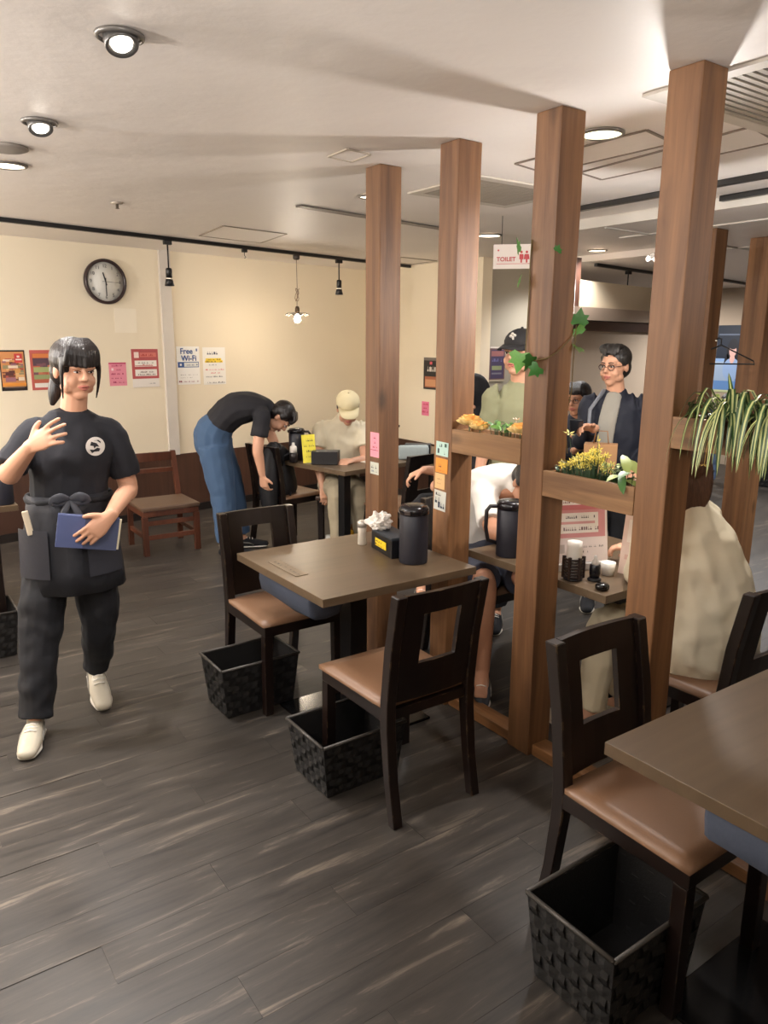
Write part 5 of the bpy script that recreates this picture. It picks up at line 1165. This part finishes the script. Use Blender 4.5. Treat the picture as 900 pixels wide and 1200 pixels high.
for j, (z_, w1) in enumerate(((.985, .158), (.92, .168), (.80, .188), (.68, .20), (.585, .205))):
    row = []
    for i in range(n+1):
        a = math.radians(205+130*i/n); a = math.radians(190+160*i/n)
        row.append(V((.005+w1*math.cos(a), .005+(w1*.84)*math.sin(a)-.004+.006*math.sin(i*1.3+j), z_)))
    rows.append(row)
front = [[bm.verts.new(p) for p in r] for r in rows]; back = [[bm.verts.new(p+V((0, .006, 0))) for p in r] for r in rows]
for j in range(4):
    for i in range(n):
        bm.faces.new((front[j][i], front[j][i+1], front[j+1][i+1], front[j+1][i])); bm.faces.new((back[j][i], back[j+1][i], back[j+1][i+1], back[j][i+1]))
for i in range(n):
    bm.faces.new((front[0][i], back[0][i], back[0][i+1], front[0][i+1])); bm.faces.new((front[4][i], front[4][i+1], back[4][i+1], back[4][i]))
ap = obj('apron', bm, flat((30, 31, 38), .7, name='apron_cloth', bump=.2), e, True)
bm = B(); tube(bm, [V((.010+.163*math.cos(a), .008+.136*math.sin(a), .965+.006*math.sin(3*a))) for a in [k*PI/16 for k in range(33)]], .012, 8); obj('waist_tie', bm, BLACKC, ap, True)
bm = B(); bc = V((.01, -.142, .978))
for k in (-1, 1):
    chain(bm, [(bc, .008, .010), (bc+V((.035*k, -.02, .012)), .006, .02), (bc+V((.062*k, -.014, -.004)), .006, .018), (bc+V((.03*k, -.01, -.012)), .006, .012), (bc, .006, .008)], side=(0, 1, 0))
    chain(bm, [(bc, .008, .010), (bc+V((.025*k, -.02, -.05)), .005, .014), (bc+V((.045*k, -.012, -.10)), .004, .014)], side=(0, 1, 0))
obj('bow', bm, flat((58, 60, 68), .55, name='apron_ribbon'), ap, True)
def apron_pocket(a0, a1, z0, z1):
    bm = B(); g0 = []; g1 = []
    for i in range(7):
        a = math.radians(a0+(a1-a0)*i/6); g0.append(bm.verts.new((.005+.208*math.cos(a), .005+.176*math.sin(a), z1))); g1.append(bm.verts.new((.005+.217*math.cos(a), .005+.186*math.sin(a), z0)))
    for i in range(6): bm.faces.new((g0[i], g0[i+1], g1[i+1], g1[i]))
    obj('pocket', bm, flat((40, 41, 50), .6, name='pocket_cloth', bump=.2), ap, True)
apron_pocket(200, 245, .66, .86); apron_pocket(285, 330, .66, .82)
bm = B(); box(bm, -.012, .012, -.006, .006, -.05, .05, bev=.004, M=Matrix.Translation((-.150, -.118, .89)) @ Matrix.Rotation(-.15, 4, 'Y')); obj('pen_case', bm, flat((214, 200, 176), .4, name='cream_pen'), ap)
SHW = flat((186, 178, 160), .5, name='sneaker_cream', bump=.2); SOLE = flat((222, 216, 204), .6, name='sneaker_sole')
shoe(e, (-.190, -.135, 0), (-.225, -.35, .0), SHW, SOLE); shoe(e, (.050, .175, .075), (.075, -.03, .0), SHW, SOLE)
# blue order pad
o = empty('order_pad', 'blue covered order pad held in the waitress hand', 'pad', (.691, 3.257, 0), -A_)
Mp = Matrix.Translation((.070, -.262, .868)) @ Matrix.Rotation(.17, 4, 'Y') @ Matrix.Rotation(.12, 4, 'X')
bm = B(); box(bm, -.118, .105, -.008, -.004, -.068, .066, bev=.0015, M=Mp); obj('cover', bm, flat((92, 104, 150), .6, name='pad_blue'), o)
bm = B(); box(bm, -.118, .105, .005, .009, -.068, .066, bev=.0015, M=Mp); obj('back_cover', bm, flat((84, 94, 134), .6, name='pad_blue_dark'), o)
bm = B(); box(bm, -.110, .113, -.0035, .0045, -.064, .062, M=Mp); obj('pages', bm, flat((232, 222, 190), .8, name='pages'), o)
bm = B(); box(bm, -.020, .104, -.0088, -.0082, -.066, .064, M=Mp); obj('pocket_sleeve', bm, flat((78, 86, 116), .5, name='pad_sleeve'), o)

def person(label, base, A, J, top, pants, vox=.009, skin=SKIN, sleeve=.55, long=False, hair=HAIR, extra=None, headR=None, hs=1.0, tw=.165, td_=.115, handcurl=(.5, .6, .4), cap=None, glasses=False, shoes=None, thigh=.085, shin=.055, wr=.016, pr=.72, pantlen=1.0, bangs=True, hands=('R', 'L'), torso=None, topname='shirt', pelvis=None):
    e = empty('person', label, 'person', base, -A)
    sv = (V(J['shL'])-V(J['shR'])).normalized(); hip, chest, neck = V(J['hip']), V(J['chest']), V(J['neck']); hc = V(J['head']); Rh = headR
    bm = B(); head_body(bm, hc, Rh, hs)
    chain(bm, [(hip, tw*.6, td_*.55), (hip.lerp(chest, .5), tw*.6, td_*.55), (chest, tw*.7, td_*.55), (neck, .06, .055), (neck.lerp(hc, .55), .05, .05)], side=sv)
    for k in ('R', 'L'):
        limb(bm, J['sh'+k], J['el'+k], J['wr'+k], .040, .040, .025)
        w_ = V(J['wr'+k]); d = (w_-V(J['el'+k])).normalized(); d = V(J.get('hd'+k, d))
        hand(bm, w_+d*.01, d, J.get('hn'+k, (0, 0, -1)), 1 if k == 'R' else -1, .98, handcurl)
        limb(bm, V(J['th'+k]).lerp(V(J['kn'+k]), .15), J['kn'+k], J['an'+k], thigh*.68, .05, .034)
        an = V(J['an'+k]); tg = V(J.get('to'+k, an+V((0, -.16, -.05)))); chain(bm, [(an, .032), (an.lerp(tg, .5)+V((0, 0, -.02)), .035, .026), (tg, .03, .016)])
    remesh('body', bm, min(vox, .0065), skin, e, 2)
    face(e, hc, Rh, hs)
    if hair: hair_short(e, hc, Rh, hs, hair, None if cap else bangs, .006)
    bm = B()
    TT = torso or [(hip-(chest-hip).normalized()*.05, tw*1.0, td_*1.05), (hip, tw*.99, td_*1.04), (hip.lerp(chest, .5), tw*.98, td_*1.05), (chest, tw*1.03, td_*1.0), (chest.lerp(neck, .6), tw*.86, td_*.75), (neck, .075, .065)]
    chain(bm, TT, side=sv)
    for k in ('R', 'L'):
        a, m, b = V(J['sh'+k]), V(J['el'+k]), V(J['wr'+k]); inn = a.lerp(chest.lerp(neck, .5), .5)
        if long: chain(bm, [(inn, .07), (a, .068), (a.lerp(m, .5), .058), (m, .054), (m.lerp(b, .5), .045), (m.lerp(b, .93), .036)], round_ends=False)
        else: chain(bm, [(inn, .07), (a, .066), (a.lerp(m, sleeve*.5), .064), (a.lerp(m, sleeve*1.1), .064)], round_ends=False)
    remesh(topname, bm, vox*.8, top, e, 3, wrinkle=wr, wsize=.1)
    bm = B(); th0 = (V(J['thR'])+V(J['thL']))/2
    chain(bm, pelvis or [(hip, tw*.97, td_*1.0), (th0.lerp(hip, .3), tw*1.03, td_*1.1), (th0, tw*.95, td_*1.0)], side=sv)
    for k in ('R', 'L'):
        a, m, b = V(J['th'+k]), V(J['kn'+k]), V(J['an'+k])
        if pantlen >= 1: chain(bm, [(a, thigh*1.05), (a.lerp(m, .5), thigh), (m, thigh*.85), (m.lerp(b, .5), thigh*.78), (m.lerp(b, .93), thigh*.74)], round_ends=False)
        else: chain(bm, [(a, thigh*1.1), (a.lerp(m, .5), thigh*1.02), (a.lerp(m, pantlen*1.0), thigh*.98)], round_ends=False)
    remesh('trousers' if pantlen >= 1 else 'shorts', bm, vox*.8, pants, e, 3, wrinkle=wr, wsize=.1)
    if shoes:
        for k in ('R', 'L'):
            an = V(J['an'+k]); tg = V(J.get('to'+k, an+V((0, -.17, -.05)))); d = (tg-an); d.z = 0; d = d.normalized(); hl = V((an.x, an.y, 0))-d*.04; shoe(e, hl, hl+d*.24, shoes, SOLE)
    c = hc; T = lambda x, y, z: c+Rh @ V((x, y, z))*hs
    if cap:
        bm = B(); ell(bm, T(0, .020, .062), (.090*hs, .103*hs, .075*hs), Rh)
        bmesh.ops.bisect_plane(bm, geom=bm.verts[:]+bm.edges[:]+bm.faces[:], plane_co=T(0, 0, .048), plane_no=Rh @ V((0, .12, -1)), clear_outer=True)
        bmesh.ops.holes_fill(bm, edges=[x for x in bm.edges if x.is_boundary])
        co = obj('cap', bm, cap, e, True)
        bm = B(); top_ = []; n = 12
        for i in range(n+1):
            a = PI+PI*i/n; top_.append((T(.078*math.cos(a), -.035+.03*math.sin(a), .054), T(.074*math.cos(a), -.05+.105*math.sin(a)-.012, .040-.012*abs(math.cos(a)))))
        up_ = Rh @ V((0, 0, .006)); g = [[bm.verts.new(a), bm.verts.new(b), bm.verts.new(b-up_), bm.verts.new(a-up_)] for a, b in top_]
        for a, b in zip(g, g[1:]):
            for k in range(4): bm.faces.new((a[k], a[(k+1) % 4], b[(k+1) % 4], b[k]))
        bm.faces.new(g[0]); bm.faces.new(g[-1][::-1]); obj('brim', bm, cap, co, True)
        bm = B(); ell(bm, T(0, .02, .139), (.008, .008, .005), Rh, 10); obj('button', bm, cap, co, True)
    if glasses:
        bm = B()
        for k in (-1, 1):
            tube(bm, [T(.030*k+.022*math.cos(a), -.088+.006*abs(math.cos(a)), .008+.016*math.sin(a)) for a in [q*PI/8 for q in range(17)]], .0022, 6)
            tube(bm, [T(.052*k, -.084, .010), T(.076*k, -.03, .012), T(.077*k, .02, .008)], .002, 6)
        tube(bm, [T(-.008, -.092, .010), T(.008, -.092, .010)], .002, 6); obj('glasses', bm, flat((60, 40, 36), .3, name='glasses_frame'), e)
    return e, T, Rh

# person bending over the chair by the wall
e, T, Rh = person('person in black t-shirt and blue jeans bent over a chair by the wall', (2.238, 5.296, 0), .40,
    dict(hip=(-.05, .0, .93), chest=(.20, .0, 1.10), neck=(.36, -.02, 1.10), head=(.445, -.03, 1.035), shR=(.30, -.15, 1.06), shL=(.30, .14, 1.06), elR=(.262, -.19, .815), wrR=(.29, -.18, .63), elL=(.40, .16, .84), wrL=(.42, .10, .66),
         thR=(-.05, -.08, .84), thL=(-.04, .09, .84), knR=(.0, -.10, .48), knL=(.07, .10, .48), anR=(.02, -.12, .09), anL=(.12, .12, .09), toR=(.12, -.14, .03), toL=(.26, .12, .03), hnR=(.3, .3, -.3), hnL=(-.3, -.3, -.3)),
    flat((30, 29, 34), .85, name='black_tee', bump=.12), flat((62, 86, 116), .85, name='blue_denim', bump=.25, bscale=300), headR=rotm(1.35, 1.15, 0), tw=.165, td_=.125, thigh=.112, shoes=BLACKC, sleeve=.55, skin=SKIN, bangs=True,
    pelvis=[(V((-.0, 0, 1.0)), .155, .12), (V((-.05, 0, .92)), .17, .145), (V((-.05, 0, .82)), .165, .14)],
    torso=[(V((-.03, 0, .95)), .15, .11), (V((.0, 0, 1.0)), .165, .12), (V((.10, 0, 1.09)), .175, .125), (V((.22, 0, 1.115)), .18, .115), (V((.32, -.01, 1.11)), .14, .085), (V((.37, -.02, 1.095)), .07, .06)])
# black bag on that chair
o = empty('black_shoulder_bag', 'black bag with loose straps hung on the back-table chair', 'bag', (2.72, 5.20, .44), .3)
bm = B(); chain(bm, [((-.02, .02, .03), .14, .11), ((-.03, .02, .16), .13, .10), ((-.05, .02, .30), .10, .08)]); chain(bm, [((-.19, -.03, .28), .05, .07), ((-.21, -.03, .12), .07, .08), ((-.20, -.03, -.06), .06, .07)]); chain(bm, [((-.05, 0, .31), .06, .06), ((-.14, -.02, .37), .05, .06), ((-.20, -.03, .26), .05, .06)]); remesh('bag_body', bm, .01, flat((22, 21, 24), .6, name='bag_black', bump=.2), o, 3, wrinkle=.02)
bm = B(); tube(bm, [(-.08, -.05, .22), (-.10, -.09, .30), (-.02, -.1, .33), (.05, -.07, .22)], .009, 6); tube(bm, [(-.1, -.08, .1), (-.14, -.11, -.02), (-.10, -.12, -.10), (-.04, -.1, .02)], .007, 6); obj('strap', bm, BLACKC, o, True)
# seated in cream cap
CREAM = flat((226, 216, 190), .8, name='cream_cotton', bump=.15)
bx = V((3.04, 4.703, 0)); Acap = .5738
e, T, Rh = person('seated person in cream cap and cream t-shirt looking down at the back table', (3.12, 4.96, 0), Acap,
    dict(hip=(-.05, .12, .50), chest=(-.03, .10, .84), neck=(.0, .06, 1.00), head=(.025, -.02, 1.085), shR=(-.19, .10, .925), shL=(.14, .10, .925), elR=(-.21, -.02, .68), wrR=(-.17, -.12, .50), elL=(.16, -.06, .70), wrL=(.06, -.20, .715),
         thR=(-.11, .08, .48), thL=(.04, .08, .48), knR=(-.06, -.30, .50), knL=(.10, -.30, .50), anR=(-.04, -.30, .09), anL=(.14, -.28, .09), hnL=(-.4, 0, -1)),
    CREAM, flat((164, 152, 128), .85, name='khaki', bump=.15), headR=rotm(.12, .55, 0), hs=1.03, cap=flat((226, 212, 172), .8, name='cream_cap', bump=.15), tw=.17, thigh=.088, shoes=BLACKC, wr=.02)
bm = B(); box(bm, -.21, .21, -.21, .21, .40, .44, bev=.01)
for sx in (-1, 1):
    for sy in (-1, 1): box(bm, sx*.18-.018, sx*.18+.018, sy*.18-.018, sy*.18+.018, 0, .40)
# stool below
o = empty('dark_stool', 'dark stool under the person in the cream cap', 'stool', (3.16, 5.08, 0), -Acap); bm.free()
bm = B(); box(bm, -.2, .2, -.17, .2, .375, .405, bev=.008); obj('seat', bm, LEATHD, o)
for sx in (-1, 1):
    for sy in (-1, 1): bm = B(); box(bm, sx*.16-.018, sx*.16+.018, sy*.15-.018, sy*.15+.018, 0, .374, bev=.003); obj('leg', bm, DARKW, o)
# olive t-shirt standing
e, T, Rh = person('standing person in olive t-shirt and black cap behind the rose planter', (2.985, 2.935, 0), .7864,
    dict(hip=(-.02, .0, .92), chest=(-.01, .0, 1.22), neck=(-.015, .0, 1.375), head=(-.030, -.035, 1.535), shR=(-.150, .0, 1.305), shL=(.12, .0, 1.305), elR=(-.19, -.0, 1.07), wrR=(-.22, -.08, .90), elL=(.20, .04, 1.08), wrL=(.16, -.08, .90),
         thR=(-.09, .0, .86), thL=(.06, .0, .86), knR=(-.09, -.02, .48), knL=(.07, -.01, .48), anR=(-.10, .02, .09), anL=(.08, .03, .09)),
    flat((134, 134, 104), .85, name='olive_cotton', bump=.15), BLACKC, headR=rotm(-.55, .02, 0), cap=flat((28, 26, 28), .8, name='black_cap', bump=.2), tw=.150, shoes=BLACKC, wr=.022, sleeve=.75, topname='t_shirt')
bm = B(); q = T(-.03, -.081, .095)
for (dx, dz) in ((0, 0), (.012, .008), (-.012, .004), (.004, -.012), (.0, .016)): ell(bm, T(dx, -.074+abs(dx)*.2, .092+dz), (.010, .006, .008), Rh, 8)
obj('cap_emblem', bm, flat((196, 190, 180), .7, name='emblem_grey'), e, True)
# navy jacket, glasses
e, T, Rh = person('standing person with glasses in a navy jacket over a grey shirt', (3.72, 2.82, 0), .9226,
    dict(hip=(-.06, .0, .87), chest=(-.06, .0, 1.14), neck=(-.065, .0, 1.295), head=(-.082, -.03, 1.465), shR=(-.20, -.0, 1.245), shL=(.09, .0, 1.245), elR=(-.245, -.06, 1.03), wrR=(-.165, -.25, 1.13), elL=(.14, .02, 1.0), wrL=(.08, -.16, .90),
         thR=(-.13, .0, .82), thL=(.02, .0, .82), knR=(-.13, -.02, .46), knL=(.03, -.01, .46), anR=(-.14, .02, .09), anL=(.04, .03, .09), hdR=(-.5, -.5, .1), hnR=(.3, -.4, -.8)),
    flat((24, 28, 42), .75, name='navy_nylon', bump=.15), BLACKC, headR=rotm(-.55, .12, 0), hs=.98, hair=HAIRS, bangs=False, glasses=True, tw=.165, long=True, shoes=BLACKC, wr=.02, topname='jacket')
bm = B(); chain(bm, [((-.115, -.113, .82), .038, .014), ((-.108, -.133, 1.0), .048, .014), ((-.10, -.130, 1.14), .052, .016), ((-.085, -.100, 1.24), .050, .018), ((-.072, -.055, 1.305), .044, .02)]); remesh('grey_shirt', bm, .006, flat((150, 146, 136), .85, name='grey_knit', bump=.2), e, 2)
bm = B(); tube(bm, [(-.13, -.02, 1.33), (-.20, -.085, 1.22), (-.20, -.13, 1.08), (-.14, -.16, .98)], .012, 6); obj('bag_strap', bm, flat((120, 124, 132), .5, name='strap_grey'), e, True)
o = empty('smartphone', 'dark phone held by the person with glasses', 'phone', (3.72, 2.82, 0), -.9226)
bm = B(); box(bm, -.036, .036, -.004, .004, -.07, .07, bev=.003, M=Matrix.Translation((-.255, -.345, 1.145)) @ Matrix.Rotation(.9, 4, 'X')); obj('body', bm, BLACKM, o)
bm = B(); box(bm, -.033, .033, -.0048, -.0042, -.066, .066, M=Matrix.Translation((-.255, -.345, 1.145)) @ Matrix.Rotation(.9, 4, 'X')); obj('screen', bm, flat((60, 66, 80), .15, name='screen_off'), o)
o = empty('paper_carrier', 'tan paper carrier bag hanging in front of the navy jacket', 'bag', (3.41, 2.735, .87), -.9226)
bm = B(); box(bm, -.09, .09, -.05, .05, 0, .18, bev=.004); obj('bag_body', bm, flat((170, 128, 88), .8, name='kraft_paper'), o)
bm = B(); tube(bm, [(-.04, -.0, .18), (-.03, .0, .25), (.03, 0, .25), (.04, 0, .18)], .004, 6); obj('handle', bm, flat((150, 110, 74), .8, name='paper_cord'), o)
# seated with glasses behind
e, T, Rh = person('seated person with glasses in dark clothes behind the ivy post', (4.34, 3.63, 0), .8811,
    dict(hip=(-.10, .10, .52), chest=(-.08, .08, .88), neck=(-.065, .04, 1.06), head=(-.065, -.03, 1.20), shR=(-.24, .06, .98), shL=(.09, .06, .98), elR=(-.25, -.06, .75), wrR=(-.06, -.22, .86), elL=(.12, -.05, .76), wrL=(.0, -.24, .93),
         thR=(-.17, .08, .50), thL=(.0, .08, .50), knR=(-.16, -.32, .50), knL=(.02, -.32, .50), anR=(-.16, -.32, .09), anL=(.02, -.32, .09)),
    flat((32, 36, 48), .8, name='dark_blue_top', bump=.15), BLACKC, headR=rotm(-.5, .15, 0), glasses=True, long=True, shoes=BLACKC, skin=SKIN2)
o = copy_tree(bpy.data.objects['dark_stool']); o.location = (4.34, 3.79, 0); o.rotation_euler = (0, 0, -.88); o['label'] = 'dark stool under the seated person with glasses'
# white t-shirt leaning over the table
e, T, Rh = person('person in white t-shirt and grey shorts leaning over the middle table', (2.60, 2.72, 0), .7751,
    dict(hip=(-.10, .02, .56), chest=(.02, -.06, .84), neck=(.115, -.17, .93), head=(.165, -.235, .955), shR=(-.05, -.15, .90), shL=(.24, -.07, .90), elR=(.0, -.35, .755), wrR=(.12, -.52, .745), elL=(.34, -.22, .76), wrL=(.27, -.42, .745),
         thR=(-.12, -.02, .53), thL=(.06, .02, .53), knR=(-.02, -.42, .51), knL=(.16, -.36, .51), anR=(-.02, -.46, .10), anL=(.16, -.38, .10), hnR=(0, 0, -1), hnL=(0, 0, -1)),
    flat((232, 228, 220), .85, name='white_cotton', bump=.15), flat((70, 74, 88), .85, name='grey_shorts', bump=.2), headR=rotm(.5, .9, 0), tw=.175, td_=.13, thigh=.09, pantlen=.85, shoes=flat((40, 42, 48), .6, name='dark_shoe'), skin=SKIN2, sleeve=.75,
    torso=[(V((-.13, .05, .50)), .17, .13), (V((-.12, .03, .62)), .175, .135), (V((-.06, .0, .78)), .18, .13), (V((.02, -.05, .90)), .185, .115), (V((.085, -.13, .945)), .12, .08), (V((.11, -.165, .94)), .07, .06)])
# black hooded seated between the posts
e, T, Rh = person('seated person in black hooded top mostly hidden by the second post', (3.235, 3.63, 0), .7182,
    dict(hip=(.02, .05, .58), chest=(.01, .03, .93), neck=(.0, .0, 1.13), head=(-.01, -.03, 1.27), shR=(-.14, -.02, 1.06), shL=(.12, .08, 1.06), elR=(-.13, -.16, .80), wrR=(-.28, -.28, .83), elL=(.04, -.12, .80), wrL=(-.12, -.25, .78),
         thR=(-.05, .0, .55), thL=(.08, .05, .55), knR=(-.30, -.24, .58), knL=(-.22, -.30, .56), anR=(-.28, -.24, .10), anL=(-.18, -.30, .10), hdR=(-.8, -.1, -.35), hnR=(-.2, 0, -1)),
    flat((18, 18, 24), .8, name='black_hoodie', bump=.15), BLACKC, headR=rotm(-1.1, .2, 0), tw=.16, long=False, sleeve=1.0, shoes=BLACKC, wr=.02, topname='hooded_top')
bm = B(); ell(bm, T(0, .03, .02), (.10, .105, .115), Rh); chain(bm, [(T(0, .05, .0), .09, .09), (V((.03, .03, 1.12)), .10, .09), (V((.035, .04, 1.02)), .14, .12), (V((.03, .04, .88)), .15, .12)]); 
remesh('hood', bm, .009, flat((18, 18, 24), .8, name='black_hoodie', bump=.15), e, 3)
o = copy_tree(bpy.data.objects['dark_stool']); o.location = (3.25, 3.71, 0); o.rotation_euler = (0, 0, -.7); o['label'] = 'dark stool hidden behind the second post'; o.scale = (1, 1, 1.15)
# woman in cream jacket
e, T, Rh = person('seated person with long brown hair in a cream draped jacket', (2.46, 1.565, 0), .9994,
    dict(hip=(.08, -.02, .53), chest=(.0, .02, .86), neck=(-.03, .05, 1.05), head=(-.045, .08, 1.19), shR=(-.11, -.02, .96), shL=(.06, .10, .96), elR=(-.15, .0, .74), wrR=(-.17, .20, .75), elL=(-.02, .22, .74), wrL=(-.16, .26, .76),
         thR=(.0, -.06, .50), thL=(.08, .09, .50), knR=(-.26, .13, .48), knL=(-.16, .26, .48), anR=(-.30, .06, .10), anL=(-.18, .24, .10), toR=(-.42, .12, .03), toL=(-.32, .3, .03)),
    CREAM, flat((196, 184, 156), .85, name='beige_trouser', bump=.15), headR=rotm(PI+.6, .15, 0), hair=None, tw=.15, long=True, shoes=SHW, wr=.024, topname='jacket',
    torso=[(V((.11, -.04, .45)), .205, .135), (V((.11, -.02, .56)), .205, .145), (V((.08, .0, .72)), .190, .14), (V((.02, .02, .88)), .17, .12), (V((-.01, .04, .98)), .13, .09), (V((-.03, .05, 1.05)), .075, .065)])
bm = B(); ell(bm, T(0, .024, .045), (.086, .097, .087), Rh); ell(bm, T(0, .055, -.02), (.078, .062, .09), Rh)
for k in range(-3, 4):
    chain(bm, [(T(.020*k, .075, .0), .022, .018), (T(.021*k, .085, -.08), .020, .015), (T(.018*k, .09, -.15), .014, .012), (T(.015*k+.01, .09, -.215-.008*k), .006, .005)], side=Rh @ V((1, 0, 0)))
remesh('hair', bm, .006, HAIRB, e, 2)
# seated far right
e, T, Rh = person('distant seated person in blue jeans under the trailing plant', (8.15, 4.72, 0), 1.05,
    dict(hip=(-.10, .10, .52), chest=(-.08, .04, .76), neck=(-.07, -.06, .88), head=(-.07, -.15, .93), shR=(-.24, .0, .84), shL=(.09, .0, .84), elR=(-.25, -.06, .68), wrR=(-.10, -.22, .70), elL=(.12, -.05, .68), wrL=(.0, -.24, .70),
         thR=(-.17, .08, .48), thL=(.0, .08, .48), knR=(-.16, -.32, .50), knL=(.05, -.32, .50), anR=(-.18, -.28, .09), anL=(.05, -.22, .09)),
    BLACKC, flat((84, 104, 134), .85, name='light_denim', bump=.2), headR=rotm(0, .8, 0), long=True, shoes=BLACKC, vox=.012)
o = copy_tree(bpy.data.objects['dark_stool']); o.location = (8.19, 4.86, 0); o.rotation_euler = (0, 0, -1.05); o['label'] = 'dark stool under the distant person in blue jeans'
